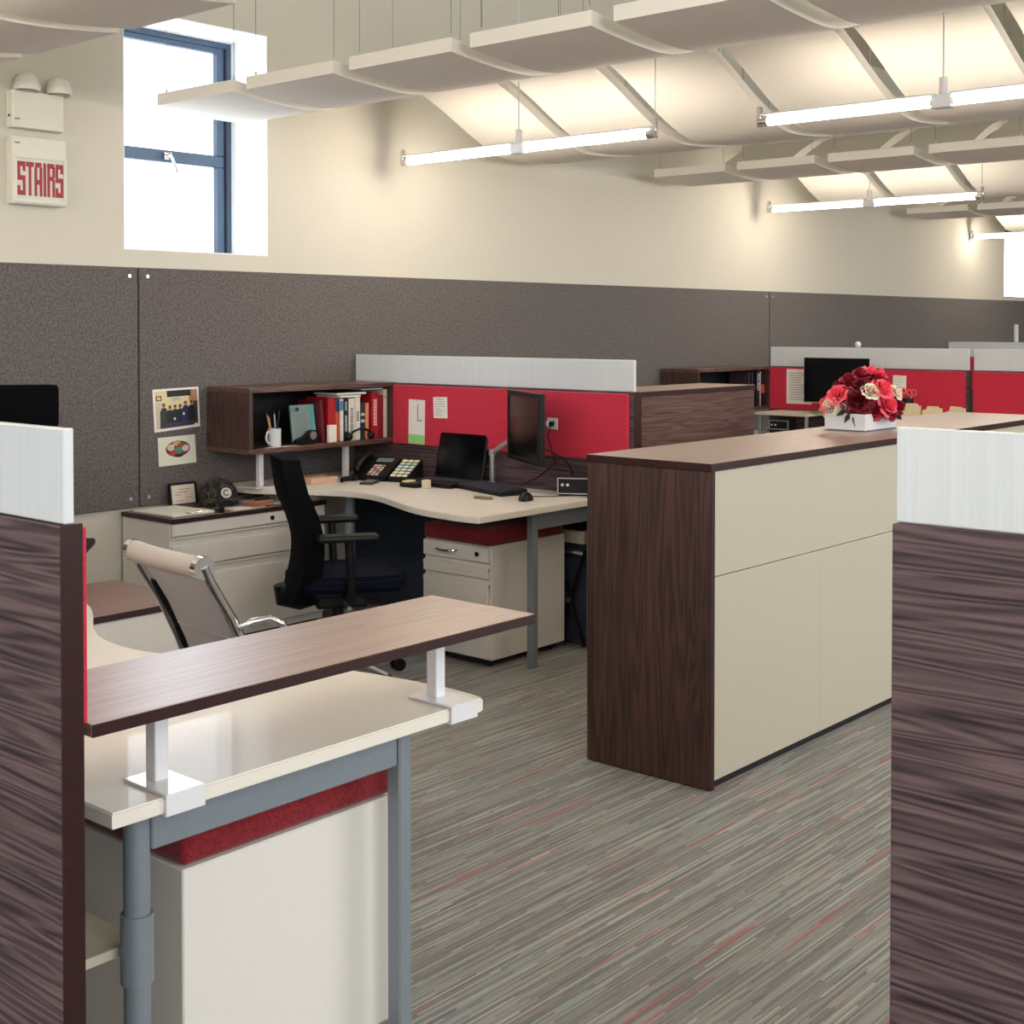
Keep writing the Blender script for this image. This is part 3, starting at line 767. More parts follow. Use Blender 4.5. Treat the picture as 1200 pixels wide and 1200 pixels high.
# ------------------------------------------------------------------ pinned papers and snapshots
def sheet_x(name, label, x, ya, yb, za, zb_, m, rot=0.0, lines=0, cat='paper', extra=None):
    # paper hanging on a face looking to -x; ya > yb (left edge has larger y)
    t = thing(name, label, cat, (x, (ya + yb) / 2, za))
    mm = rot_at((x, (ya + yb) / 2, zb_), rot, 'X')
    s = B().box(x - .0012, x, yb, ya, za, zb_, 0, mat=mm).out('sheet', m, t)
    if lines:
        c = B(); rnd = random.Random(int(ya * 100)); h = (zb_ - za)
        for i in range(lines):
            z = zb_ - h * (.12 + .76 * i / max(1, lines - 1)); L = (ya - yb) * rnd.uniform(.4, .75)
            c.box(x - .0018, x - .0012, ya - (ya - yb) * .12 - L, ya - (ya - yb) * .12, z, z + h * .018, 0, mat=mm)
        c.out('print_lines', INK, t)
    B().cyl((x - .008, (ya + yb) / 2, zb_ - .006), (x - .001, (ya + yb) / 2, zb_ - .006), .004, 8).out('pin', WHITEM, t, smooth=True)
    if extra: extra(t, mm)
    return t
PX = 5.0455
def strip_extra(t, mm):
    B().box(PX - .0018, PX, 4.985, 5.105, .905, .955, 0, mat=mm).out('green_flap', PAPERG, t)
    c = B(); c.box(PX - .002, PX - .0012, 5.035, 5.04, 1.03, 1.115, 0, mat=mm); c.box(PX - .002, PX - .0012, 5.005, 5.04, 1.028, 1.033, 0, mat=mm)
    c.out('print_marks', INK, t)
sheet_x('note_sheet', 'tall narrow white note with a green lower end on the red panel', PX, 5.105, 4.985, .955, 1.140, PAPER, .02, 0, extra=strip_extra)
sheet_x('note_sheet', 'small white printed note right of the tall one on the red panel', PX, 4.925, 4.825, 1.050, 1.160, PAPER, -.03, 8)
sheet_x('posted_sheet', 'white form pinned on the far red panel left of the far monitor', 9.0425, 5.10, 4.89, .945, 1.205, PAPER, 0, 12)
sheet_x('posted_sheet', 'small white note on the far red panel right of the bouquet', 9.0425, 4.245, 4.145, 1.085, 1.178, PAPER, .03, 5)
# wall outlet / clip behind the monitor
t = thing('wall_outlet', 'white outlet with plugs on the red panel beside the black monitor', 'outlet', (5.045, 4.12, 1.06))
B().box(5.040, 5.0455, 4.085, 4.15, 1.03, 1.085, .002).out('plate', WHITEM, t)
B().box(5.018, 5.040, 4.102, 4.12, 1.045, 1.07, .003).out('plug', BLACK, t)
B().box(5.018, 5.040, 4.128, 4.142, 1.045, 1.07, .003).out('plug', WHITEM, t)

def photo_wall(name, label, corners, border, inner):
    # snapshot on the felt: corners TL, TR, BR, BL as (x, z)
    y = YW - .0245
    t = thing(name, label, 'photo', ((corners[0][0] + corners[1][0]) / 2, y, corners[3][1]))
    bm = bmesh.new(); a = [bm.verts.new((x, y - .0012, z)) for x, z in corners]; c = [bm.verts.new((x, y, z)) for x, z in corners]
    bm.faces.new(a[::-1]); bm.faces.new(c)
    for i in range(4): bm.faces.new((a[i], a[(i + 1) % 4], c[(i + 1) % 4], c[i]))
    q = B(); q.bm.free(); q.bm = bm; pr_ = q.out('print', border, t)
    def P(u, v):
        tl, tr, br, bl = corners
        x = (tl[0] * (1 - u) + tr[0] * u) * v + (bl[0] * (1 - u) + br[0] * u) * (1 - v)
        z = (tl[1] * (1 - u) + tr[1] * u) * v + (bl[1] * (1 - u) + br[1] * u) * (1 - v)
        return x, z
    lay = [0]
    def poly(pts, rgb, nm='picture'):
        lay[0] += 1; bm = bmesh.new(); yy = y - .0013 - .00012 * lay[0]
        vs = [bm.verts.new((P(u, v)[0], yy, P(u, v)[1])) for u, v in pts]; bm.faces.new(vs)
        q = B(); q.bm.free(); q.bm = bm; q.out(nm, colm(rgb), t)
    def ell(cu, cv, ru, rv, rgb, nm='picture'):
        poly([(cu + ru * math.cos(2 * math.pi * k / 16), cv + rv * math.sin(2 * math.pi * k / 16)) for k in range(16)], rgb, nm)
    inner(poly, ell)
    return t
def group_pic(poly, ell):
    R4 = lambda a, b_, c, d: [(a, b_), (c, b_), (c, d), (a, d)]
    poly(R4(.04, .06, .96, .95), (226, 206, 162)); poly(R4(.78, .66, .96, .95), (176, 124, 96))
    poly(R4(.30, .80, .82, .95), (26, 22, 22)); poly(R4(.06, .72, .18, .84), (90, 70, 54)); poly(R4(.085, .745, .155, .815), (214, 196, 156))
    poly(R4(.04, .08, .24, .68), (206, 190, 176)); poly(R4(.40, .70, .58, .78), (170, 186, 176)); poly(R4(.86, .1, .96, .66), (70, 60, 70))
    for i, (u, h, c) in enumerate(((.22, .58, (52, 50, 36)), (.35, .52, (30, 32, 40)), (.46, .53, (28, 28, 34)), (.57, .53, (26, 28, 36)), (.69, .60, (32, 42, 84)), (.82, .60, (22, 22, 30)))):
        poly([(u - .09, .16), (u + .09, .16), (u + .085, h - .12), (u + .04, h - .03), (u - .04, h - .03), (u - .085, h - .12)], c)
        ell(u, h + .02, .03, .045, (150, 104, 80)); ell(u, h + .05, .032, .025, (36, 28, 26))
    poly(R4(.12, .07, .86, .18), (52, 50, 74)); poly(R4(.42, .24, .46, .30), (220, 220, 214)); poly(R4(.62, .34, .66, .40), (220, 220, 214))
photo_wall('snapshot', 'larger pinned snapshot of a group of people, above the oval one', [(3.771, 1.222), (4.038, 1.228), (4.048, 1.030), (3.782, 1.013)], PAPER, group_pic)
def oval_pic(poly, ell):
    ell(.52, .56, .33, .28, (122, 30, 34)); ell(.33, .62, .10, .12, (206, 190, 178)); ell(.72, .56, .10, .12, (214, 196, 188))
    ell(.52, .48, .12, .14, (70, 138, 110)); ell(.50, .74, .12, .08, (196, 168, 110)); ell(.40, .40, .11, .09, (186, 54, 50)); ell(.60, .68, .09, .08, (150, 84, 60)); ell(.53, .32, .13, .06, (34, 28, 30))
photo_wall('snapshot', 'smaller pinned card with an oval picture, below the group snapshot', [(3.800, .986), (4.016, .992), (4.024, .852), (3.806, .845)], colm((224, 226, 208)), oval_pic)

# ------------------------------------------------------------------ things on the lateral file (z = .65)
zt = .651
t = thing('framed_certificate', 'small black-framed certificate standing on the lateral file by the wall', 'picture frame', (3.90, 5.53, zt))
mm = rot_at((3.90, 5.52, zt), R(-8), 'X')
f = B(); x0, x1, z0, z1 = 3.835, 3.995, zt + .001, zt + .115
f.box(x0, x1, 5.52, 5.532, z1 - .012, z1, .001, mat=mm); f.box(x0, x1, 5.52, 5.532, z0, z0 + .010, .001, mat=mm); f.box(x0, x0 + .012, 5.52, 5.532, z0 + .010, z1 - .012, .001, mat=mm); f.box(x1 - .012, x1, 5.52, 5.532, z0 + .010, z1 - .012, .001, mat=mm)
f.out('frame', BLACK, t)
B().box(x0 + .012, x1 - .012, 5.524, 5.531, z0 + .010, z1 - .012, 0, mat=mm).out('certificate', colm((226, 214, 196)), t)
c = B()
for i, (a, b2) in enumerate(((.3, .8), (.2, .7), (.15, .4), (.55, .85), (.2, .5))): c.box(x0 + .012 + .136 * a, x0 + .012 + .136 * b2, 5.5232, 5.524, z1 - .035 - i * .014, z1 - .032 - i * .014, 0, mat=mm)
c.out('print_lines', colm((190, 110, 100)), t)
def pile(name, label, cx, cy, w_, d_, ang, n, rgb, z=zt, th=.0015, cat='paper'):
    t = thing(name, label, cat, (cx, cy, z), R(ang))
    rnd = random.Random(int(cx * 1000))
    for i in range(n):
        m_ = Matrix.Translation((rnd.uniform(-.004, .004), rnd.uniform(-.004, .004), 0)) @ Matrix.Rotation(R(rnd.uniform(-1.5, 1.5)), 4, 'Z')
        B().box(-w_ / 2, w_ / 2, -d_ / 2, d_ / 2, i * th, (i + 1) * th - .0002, 0, mat=m_).out('sheet', colm(rgb, .8), t, world=False)
    return t
t = thing('clipboard', 'grey clipboard with white papers at the left end of the lateral file', 'clipboard', (3.74, 5.36, zt), R(3))
B().box(-.13, .13, -.16, .16, 0, .005, .001).out('board', SILV, t, world=False)
B().box(-.12, .12, -.15, .145, .0052, .010, 0).out('papers', PAPER, t, world=False)
B().box(-.04, .04, -.158, -.135, .0102, .017, .003).out('clip', CHROME, t, world=False)
single(B().box(3.86, 4.02, 5.42, 5.50, zt, zt + .010, .002).out('notebook', colm((38, 26, 32))), 'dark notebook lying in front of the framed certificate', 'notebook')
pile('paper_pile', 'loose white sheets under the tan wallet on the lateral file', 4.05, 5.26, .20, .15, 8, 3, (232, 228, 222))
pile('paper_pile', 'white papers right of the tan wallet on the lateral file', 4.27, 5.36, .22, .28, -4, 3, (230, 226, 220))
t = thing('wallet', 'tan leather wallet on the lateral file in front of the cap', 'wallet', (4.14, 5.235, zt + .006), R(6))
B().box(-.065, .065, -.045, .045, 0, .010, .004, 2).out('lower_flap', TANP, t, world=False)
B().box(-.065, .06, -.045, .045, .0105, .021, .004, 2).out('upper_flap', TANP, t, world=False)
t = thing('pen', 'black pen lying on the tan wallet', 'pen', (4.16, 5.23, zt + .033))
B().cyl((-.045, -.005, 0), (.05, .012, 0), .0045, 8).out('barrel', BLACK, t, world=False, smooth=True)
t = thing('stapler', 'black stapler standing between the clipboard and the wallet', 'stapler', (3.90, 5.222, zt), R(65))
B().box(-.055, .055, -.014, .014, 0, .008, .003).out('base', BLACK, t, world=False)
B().box(-.055, .055, -.012, .012, .022, .040, .005, 2, mat=Matrix.Rotation(R(-8), 4, 'Y')).out('arm', BLACK, t, world=False)
B().box(-.05, -.03, -.012, .012, .008, .026, .002).out('hinge', BLACK, t, world=False)
single(B().box(4.36, 4.50, 5.20, 5.47, zt, zt + .028, .004, 2).out('binder', colm((226, 218, 204))), 'cream binder lying at the right end of the lateral file', 'binder')
# cap
t = thing('baseball_cap', 'camouflage baseball cap with round pale emblem on the lateral file', 'cap', (4.035, 5.405, zt + .002), R(-106))
c = B().lathe([(.092, .0), (.098, .02), (.097, .05), (.085, .085), (.060, .112), (.030, .127), (0, .131)], (0, 0, 0), 28, mat=Matrix.Diagonal((1.05, .92, 1, 1)))
c.out('crown', CAMO, t, world=False, smooth=True)
g = []
for i in range(9):
    row = []
    for j in range(13):
        a = R(-62 + 124 * j / 12); rr = 1.0 + .62 * (i / 8) * (math.cos(a) ** .7)
        row.append((.098 * rr * math.cos(a), .090 * rr * math.sin(a) * (1 - .06 * i / 8), .038 + .008 * math.cos(a) * (1 - i / 8) - .020 * (math.sin(a) ** 2) * (i / 8)))
    g.append(row)
B().sheet(g, .003).out('brim', CAMO, t, world=False, smooth=True)
B().ball((0, 0, .132), .007, 1, 1, .6).out('button', CAMO, t, world=False, smooth=True)
em = frame_mat(Vector((.093, .0, .068)), Vector((0, 1, 0)), Vector((-.35, 0, .94)).normalized(), Vector((.94, 0, .35)).normalized())
ring = bmesh.new(); n_ = 28
pts = []
q = B()
q.lathe([(.0, .0), (.026, .0), (.026, .003), (0, .003)], (0, 0, 0), 24, mat=em); eo = q.out('emblem', colm((206, 202, 190)), t, world=False)
q = B()
arc = [(.013 * math.cos(R(a)), .013 * math.sin(R(a)), .004) for a in range(40, 325, 20)]
q.tube([em @ Vector(p) for p in arc], .0028, 6); q.out('emblem_mark', colm((54, 54, 54)), eo, world=False)

# ------------------------------------------------------------------ things on desk two (z = .73)
zd = .7305
# desk phone with side module
t = thing('desk_phone', 'black desk phone with many pale keys under the overhead shelf', 'phone', (4.845, 5.11, zd), R(-72))
# local: +x to its right, +y away from user
tl = Matrix.Rotation(R(32), 4, 'X')
def wedge(bd, x0, x1, y0, y1, h0, h1):
    tm = bmesh.new(); v = [tm.verts.new(p) for p in ((x0, y0, 0), (x1, y0, 0), (x1, y1, 0), (x0, y1, 0), (x0, y0, h0), (x1, y0, h0), (x1, y1, h1), (x0, y1, h1))]
    for f_ in ((0, 3, 2, 1), (4, 5, 6, 7), (0, 1, 5, 4), (1, 2, 6, 5), (2, 3, 7, 6), (3, 0, 4, 7)): tm.faces.new([v[i] for i in f_])
    bmesh.ops.bevel(tm, geom=list(tm.edges), offset=.003, segments=2, affect='EDGES')
    return bd._add(tm)
wedge(B(), -.13, .075, -.09, .09, .022, .105).out('body', BLACK, t, world=False)
mod = wedge(B(), .085, .20, -.09, .09, .022, .105).out('key_module', BLACK, t, world=False)
slope = math.atan2(.083, .18)
def onface(x, y): return Matrix.Translation((x, y, .0225 + (y + .09) * .083 / .18)) @ Matrix.Rotation(slope, 4, 'X')
rnd = random.Random(7)
for i in range(5):
    for j in range(3):
        B().box(-.009, .009, -.007, .007, 0, .004, .001, mat=onface(-.035 + j * .024, -.07 + i * .02)).out('key', colm(((214, 206, 196) if (i + j) % 3 else (206, 120, 120))), t, world=False)
for i in range(6):
    for j in range(3):
        c = [(228, 222, 190), (206, 222, 206), (176, 206, 186)][(i // 2 + 0) % 3] if i < 5 else (238, 226, 186)
        B().box(-.014, .014, -.010, .010, 0, .003, .001, mat=onface(.108 + j * .034, -.07 + i * .027)).out('key', colm(c), mod, world=False)
B().box(-.055, .04, -.018, .018, 0, .005, .002, mat=onface(0.0, .06)).out('display', colm((108, 124, 122)), t, world=False)
hs = B(); m_ = onface(-.098, 0)
hs.tube([m_ @ Vector(p) for p in ((0, -.085, .02), (0, -.06, .036), (0, 0, .042), (0, .06, .036), (0, .085, .02))], .014, 10, rs=[.019, .015, .013, .015, .019])
hs.out('handset', BLACK, t, world=False, smooth=True)
# coiled cord
pts = []
for i in range(110):
    a = i * .9; s = i / 110
    pts.append((4.78 - .03 * s + .0 + .011 * math.cos(a), 5.16 - .05 * math.sin(s * 3), zd + .012 + .010 * math.sin(a)))
pts = [(4.70 - .10 * (i / 110) + .003 * math.cos(i * .9), 5.14 + .03 * math.sin(i / 35) + .011 * math.sin(i * .9), zd + .0145 + .011 * math.cos(i * .9)) for i in range(110)]
single(B().tube(pts, .0028, 5).out('phone_cord', BLACK, smooth=True), 'coiled black phone cord beside the desk phone', 'cord')
t = thing('calculator', 'small dark calculator lying on the desk before the phone', 'calculator', (4.68, 5.02, zd), R(-60))
B().box(-.035, .035, -.065, .065, 0, .012, .003).out('body', colm((44, 48, 54)), t, world=False)
B().box(-.026, .026, .030, .052, .0122, .0135, .0005).out('display', colm((140, 146, 140)), t, world=False)
for i in range(4):
    for j in range(4): B().box(-.027 + j * .0145, -.017 + j * .0145, -.055 + i * .019, -.042 + i * .019, .0122, .0145, .0006).out('key', colm((118, 120, 122)), t, world=False)
single(B().box(4.45, 4.63, 5.20, 5.37, zd, zd + .028, .003).out('notepad', colm((216, 178, 150))), 'tan box-edged notepad on the desk behind the black chair', 'notepad')
# dock, cube, laptop
t = thing('sticky_note_holder', 'black note holder with yellow notes between phone and white cube', 'note holder', (4.725, 4.75, zd), R(-85))
B().box(-.06, .05, -.04, .04, 0, .022, .004).out('tray', BLACK, t, world=False)
B().box(-.05, -.01, -.03, .03, .0222, .030, .001).out('notes', colm((232, 214, 160)), t, world=False)
single(B().box(4.705, 4.738, 4.64, 4.675, zd, zd + .042, .004, 2).out('memo_block', colm((224, 214, 188))), 'small cream block standing in front of the laptop', 'block')
t = thing('laptop', 'open black laptop against the walnut and red partition', 'laptop', (4.89, 4.71, zd), R(-90))
B().box(-.165, .165, -.115, .110, 0.001, .022, .005, 2).out('keyboard_deck', BLACK, t, world=False)
kb = B()
for i in range(5):
    for j in range(13): kb.box(-.148 + j * .023, -.128 + j * .023, -.02 + i * .022, -.001 + i * .022, .0222, .0245, .0005)
kb.out('keys', colm((30, 32, 40)), t, world=False)
mm = Matrix.Translation((0, .112, .018)) @ Matrix.Rotation(R(-12), 4, 'X')
ld = B().box(-.168, .168, -.002, .008, 0, .255, .004, mat=mm).out('lid', BLACK, t, world=False)
B().box(-.155, .155, -.0035, -.002, .014, .243, 0, mat=mm).out('screen', SCREEN, ld, world=False)
# keyboard, mouse, small items
t = thing('keyboard', 'black computer keyboard in front of the black monitor', 'keyboard', (4.84, 4.335, zd), R(-106))
wd = B(); tm = wedge(wd, -.205, .205, -.075, .075, .014, .030); tm.out('body', BLACK, t, world=False)
ks = B(); sl = math.atan2(.016, .16)
for i in range(6):
    for j in range(18):
        y = -.067 + i * .0230; z = .0142 + (y + .075) * .1
        ks.box(-.197 + j * .0218, -.179 + j * .0218, y, y + .019, z, z + .006, .001)
ks.out('keys', colm((38, 42, 56)), t, world=False)
t = thing('mouse', 'black computer mouse near the front of the desk', 'mouse', (4.70, 3.995, zd), R(-60))
B().ball((0, 0, .0), .034, 1.0, 1.75, 1.1, 18, 12).out('shell', BLACK, t, world=False, smooth=True)
me = t.children[0].data
for v in me.vertices: v.co.z = max(v.co.z, .0)
B().cyl((-.004, .022, .031), (.004, .022, .031), .008, 10).out('scroll_wheel', colm((60, 62, 70)), t, world=False, smooth=True)
single(B().tube([(4.735, 4.03, zd + .012), (4.80, 4.04, zd + .003), (4.88, 3.97, zd + .003), (4.93, 3.93, zd + .004), (4.955, 3.935, zd + .012)], .0022, 6).out('mouse_cable', BLACK, smooth=True), 'thin black cable running from the mouse to the dock', 'cable')
t = thing('pocket_knife', 'small brown folding knife lying left of the mouse', 'pocket knife', (4.60, 4.17, zd), R(-75))
B().box(-.045, .045, -.010, .010, 0, .012, .003, 2).out('handle', colm((138, 112, 84)), t, world=False)
B().box(-.048, .04, -.003, .003, .012, .015, .001).out('blade', SILV, t, world=False)
t = thing('docking_station', 'black device with a silver rim and two white buttons beside the long cabinet', 'docking station', (4.985, 3.94, zd), R(-60))
B().box(-.075, .075, -.03, .03, 0.002, .084, .006, 2).out('body', BLACK, t, world=False)
c = B(); c.box(-.075, .075, -.034, -.030, .080, .086, .001); c.box(-.075, -.069, -.034, -.030, .012, .080, .001); c.box(-.075, .075, -.034, -.030, .008, .014, .001); c.box(.069, .075, -.034, -.030, .014, .080, .001)
c.out('rim', SILV, t, world=False)
for i in (-.05, -.025): B().cyl((i, -.036, .052), (i, -.030, .052), .007, 12).out('button', WHITEM, t, world=False, smooth=True)

# monitor on arm
A_ = Vector((4.95, 4.32, 0)); C_ = Vector((4.72, 3.93, 0)); mid_ = (A_ + C_) / 2
ang = math.atan2((C_ - A_).y, (C_ - A_).x)
t = thing('monitor', 'black flat monitor on a silver arm above the keyboard', 'monitor', (mid_.x, mid_.y, .885), ang)
# local x runs left to right as seen by the camera, -y faces the viewer
B().box(-.226, .226, .0, .028, 0, .335, .006, 2).out('casing', BLACK, t, world=False)
B().box(-.206, .206, -.002, .0, .022, .313, 0).out('screen', SCREEN, t, world=False)
B().box(-.228, .228, -.006, .0, .313, .335, .002).out('bezel', BLACK, t, world=False); B().box(-.228, .228, -.006, .0, 0, .022, .002).out('bezel', BLACK, t, world=False)
B().box(.206, .228, -.006, .0, .022, .313, .002).out('bezel', BLACK, t, world=False); B().box(-.228, -.206, -.006, .0, .022, .313, .002).out('bezel', BLACK, t, world=False)
B().box(-.06, .06, .028, .06, .11, .22, .004).out('mount_plate', BLACK, t, world=False)
back = Matrix.Translation((mid_.x, mid_.y, .885)) @ Matrix.Rotation(ang, 4, 'Z') @ Vector((0, .072, .165))
B().lathe([(.04, 0), (.04, .008), (.016, .012), (.016, .03)], (5.0, 4.47, zd), 20).out('arm_base', SILV, t, smooth=True)
ar = B().box(4.99, 5.012, 4.459, 4.481, zd + .03, .905, .004).out('arm_post', SILV, t)
B().tube([(5.0, 4.47, .895), (4.985, 4.40, .935), (4.99, 4.31, .985), back], .013, 8).out('arm_beam', SILV, t, smooth=True)
B().cyl((5.0, 4.47, .885), (5.0, 4.47, .915), .019, 14).out('joint', SILV, ar, smooth=True)
single(B().tube([(back.x - .01, back.y - .04, 1.03), (4.93, 4.10, .955), (5.02, 4.04, .90), (5.03, 4.0, .86), (5.0, 3.96, .822)], .004, 6).out('monitor_cable', BLACK, smooth=True), 'black cable hanging from the monitor to the docking station', 'cable')
single(B().tube([(5.018, 4.11, 1.045), (4.995, 4.11, 1.00), (5.0, 4.09, .94), (5.02, 4.08, .87), (5.02, 4.18, .80), (5.015, 4.30, .745)], .003, 6).out('power_cable', BLACK, smooth=True), 'thin black power cable running from the outlet down to the desk', 'cable')

# under the desk by the long cabinet: ledge and folded stool
t = thing('cable_tray', 'cream cable tray with a black adapter under the desk end', 'cable tray', (5.02, 4.0, .50))
B().box(5.0, 5.045, 3.895, 4.10, .50, .56, .002).out('tray', CREAM, t)
B().box(4.99, 5.03, 3.90, 3.96, .562, .60, .010, 2).out('adapter', BLACK, t)
t = thing('folding_stool', 'black folding stool with chrome bar standing behind the pedestal', 'stool', (5.015, 3.9875, 0))
B().cyl((5.015, 3.90, .455), (5.015, 4.08, .455), .014, 12).out('seat_bar', CHROME, t, smooth=True)
for a, b2 in ((3.905, 4.07), (4.07, 3.905)): B().cyl((5.015, a, .44), (5.015, b2, .01), .010, 8).out('leg', BLACK, t, smooth=True)
B().cyl((5.015, 3.9875, .225), (4.998, 3.9875, .225), .012, 10).out('pivot', CHROME, t, smooth=True)

# ------------------------------------------------------------------ central long cabinet
t = thing('storage_cabinet', 'long cream and walnut storage counter in the middle of the room', 'cabinet', (5.3, 2.65, 0))
x0, x1, y0, y1, H = 3.737, 6.86, 2.388, 2.895, 1.08
B().box(x0 - .002, x1, y0 - .006, y1, H - .026, H, .0015).out('counter_top', W_TOP, t)
c = B(); c.box(x0 - .002, x1, y0 - .0085, y0 - .006, H - .0255, H - .0005, .0004); c.box(x0 - .0045, x0 - .002, y0 - .0085, y1, H - .0255, H - .0005, .0004)
c.out('top_edging', W_EDGE, t)
B().box(x0, x0 + .022, y0 - .004, y1, 0.004, H - .026, .002).out('side_panel', W_Z, t)
B().box(x0 - .0005, x0 + .0225, y0 - .006, y0 - .004, 0.004, H - .026, .0004).out('side_edging', W_EDGE, t)
B().box(x0 + .022, x1, y0 + .02, y1, .03, H - .026, .001).out('carcass', CREAM, t)
B().box(x0 + .024, x1 - .002, y0, y0 + .0195, .706, H - .028, .001).out('upper_door', CREAM, t)
ds = [x0 + .024, x0 + .75, x0 + 1.50, x0 + 2.3, x1 - .002]
for a, b2 in zip(ds, ds[1:]): B().box(a, b2 - .0008, y0, y0 + .0195, .03, .703, .0008).out('lower_door', CREAM, t)
B().box(x0 + .022, x1 - .01, y0 + .012, y1 - .02, .002, .03, .001).out('plinth', SKIRT, t)
B().box(x1 - .022, x1, y0 - .004, y0 + .019, .004, H - .026, .001).out('end_trim', W_EDGE, t)

# walnut cabinet at the end of the red partition
t = thing('walnut_cabinet', 'walnut cabinet standing right of the red partition, behind the long counter', 'cabinet', (5.64, 3.83, 0))
B().box(5.115, 6.165, 3.665, 4.0, 1.198, 1.222, .0015).out('top_board', W_TOP, t)
B().box(5.150, 6.165, 3.668, 4.0, .002, 1.198, .002).out('front_panel', W_X, t)
B().box(5.117, 5.148, 3.665, 4.0, .002, 1.198, .002).out('stile', W_EDGE, t)
B().box(5.113, 6.166, 3.662, 3.665, 1.199, 1.221, .0004).out('top_edging', W_EDGE, t)

# ------------------------------------------------------------------ flower arrangement
t = thing('flower_arrangement', 'white box of red, pink and cream roses on the long counter', 'flowers', (5.42, 2.69, H))
bx0, bx1, by0, by1 = 5.275, 5.565, 2.60, 2.79
c = B(); c.box(bx0, bx1, by0, by0 + .006, H + .001, H + .075, .001); c.box(bx0, bx1, by1 - .006, by1, H + .001, H + .075, .001); c.box(bx0, bx0 + .006, by0 + .006, by1 - .006, H + .001, H + .075, .001); c.box(bx1 - .006, bx1, by0 + .006, by1 - .006, H + .001, H + .075, .001); c.box(bx0, bx1, by0, by1, H + .001, H + .006, 0)
c.out('planter_box', WHITEM, t)
B().box(bx0 + .008, bx1 - .008, by0 + .008, by1 - .008, H + .008, H + .06, .002).out('foam', colm((40, 60, 40)), t)
def rose_mesh(name, seed):
    rnd = random.Random(seed); bm = bmesh.new()
    for L in range(5):
        npet = [3, 4, 5, 6, 7][L]; rad = [.10, .26, .46, .70, .92][L]; hgt = [.95, .92, .82, .66, .42][L]; ope = [.1, .2, .35, .6, .9][L]
        for p in range(npet):
            a0 = 2 * math.pi * p / npet + L * .7 + rnd.uniform(-.15, .15); span = 2.4 * math.pi / npet
            g = []
            for i in range(5):
                s = i / 4; row = []
                for j in range(6):
                    q = j / 5 - .5; a = a0 + q * span
                    rr = rad * (.35 + .65 * s ** .6) * (1 + ope * .28 * s * s) * (1 + .05 * math.cos(q * 9 + p))
                    z = hgt * (s ** .8) * (1 - .35 * abs(q * 2) ** 3) * 1.0 - .25 * (L / 4) - ope * .16 * s ** 4
                    row.append(bm.verts.new((rr * math.cos(a), rr * math.sin(a), z)))
                g.append(row)
            for i in range(4):
                for j in range(5): bm.faces.new((g[i][j], g[i][j + 1], g[i + 1][j + 1], g[i + 1][j]))
    for f_ in bm.faces: f_.smooth = True
    me = bpy.data.meshes.new(name); bm.to_mesh(me); bm.free(); return me
DR = colm((112, 6, 30)); DR2 = colm((146, 10, 44)); PK = colm((244, 92, 114)); CRM = colm((238, 226, 206)); PK2 = colm((246, 150, 160))
meshes = {}
def rose(m, pos, r_, d):
    key = m.name
    if key not in meshes:
        me = rose_mesh('rose', len(meshes)); me.materials.append(m); meshes[key] = me
    o = bpy.data.objects.new('rose', meshes[key]); COL.objects.link(o); o.parent = t
    o.location = Vector(pos) - t.location
    o.rotation_mode = 'QUATERNION'; o.rotation_quaternion = Vector(d).to_track_quat('Z', 'Y'); o.scale = (r_, r_, r_ * .9)
cc = Vector((5.42, 2.695, H + .075))
rt_ = Vector((.655, -.755, 0)); fw_ = Vector((.755, .655, 0))
# (right offset, toward viewer, up, size, colour)
RS = [(-.115, .06, .085, .048, PK), (-.145, .05, .025, .042, CRM), (-.035, .11, .055, .066, DR), (-.055, .03, .145, .052, DR2),
      (.075, .10, .115, .050, PK), (.095, .11, .040, .052, PK), (.020, .12, .105, .040, CRM), (.140, .06, .095, .036, CRM),
      (.145, .05, .030, .050, DR2), (.035, .13, .020, .044, DR2), (-.005, .02, .175, .045, DR2), (.045, .0, .190, .036, PK), (.085, .0, .180, .034, PK),
      (.015, .0, .190, .034, PK2), (-.02, .09, .13, .040, DR), (.02, .13, -.005, .030, DR2), (-.09, .0, .11, .05, DR), (0, -.05, .14, .06, DR2),
      (.08, -.05, .12, .055, PK), (-.08, -.06, .08, .05, CRM), (.14, -.04, .05, .05, DR), (-.14, -.02, .04, .045, PK), (0, -.12, .05, .055, DR2), (.09, -.12, .03, .045, PK),
      (-.10, .09, .02, .032, CRM), (-.175, .06, .015, .020, PK2), (.11, .12, -.005, .028, DR2), (.06, .05, .15, .045, DR2)]
for (a, v, u, s, m) in RS:
    p = cc + rt_ * a - fw_ * v * .8 + Vector((0, 0, u * .92)); d = rt_ * a * 1.0 - fw_ * (v + .03) + Vector((0, 0, u + .02))
    rose(m, p, s, d)
for k_, (a, v, u, dx, dz) in enumerate(((-.075, .125, .01, -.03, -.05), (-.06, .13, .01, .0, -.065), (-.085, .12, .02, -.055, -.03), (-.17, .05, .0, -.07, .0), (.12, .10, -.005, .03, -.02), (-.05, .13, .015, .02, -.045))):
    p0 = cc + rt_ * a - fw_ * v + Vector((0, 0, u)); p1 = p0 + rt_ * dx - fw_ * .012 + Vector((0, 0, dz)); mdl = (p0 + p1) / 2
    sd = (p1 - p0).cross(fw_).normalized() * .011
    lf = bmesh.new(); vs = [lf.verts.new(q) for q in (p0, mdl + sd - fw_ * .004, p1, mdl - sd - fw_ * .004)]; lf.faces.new(vs)
    bmesh.ops.solidify(lf, geom=list(lf.faces), thickness=.0012)
    q = B(); q.bm.free(); q.bm = lf; q.out('leaf', colm((30, 44, 38) if k_ != 3 else (120, 150, 90)), t)

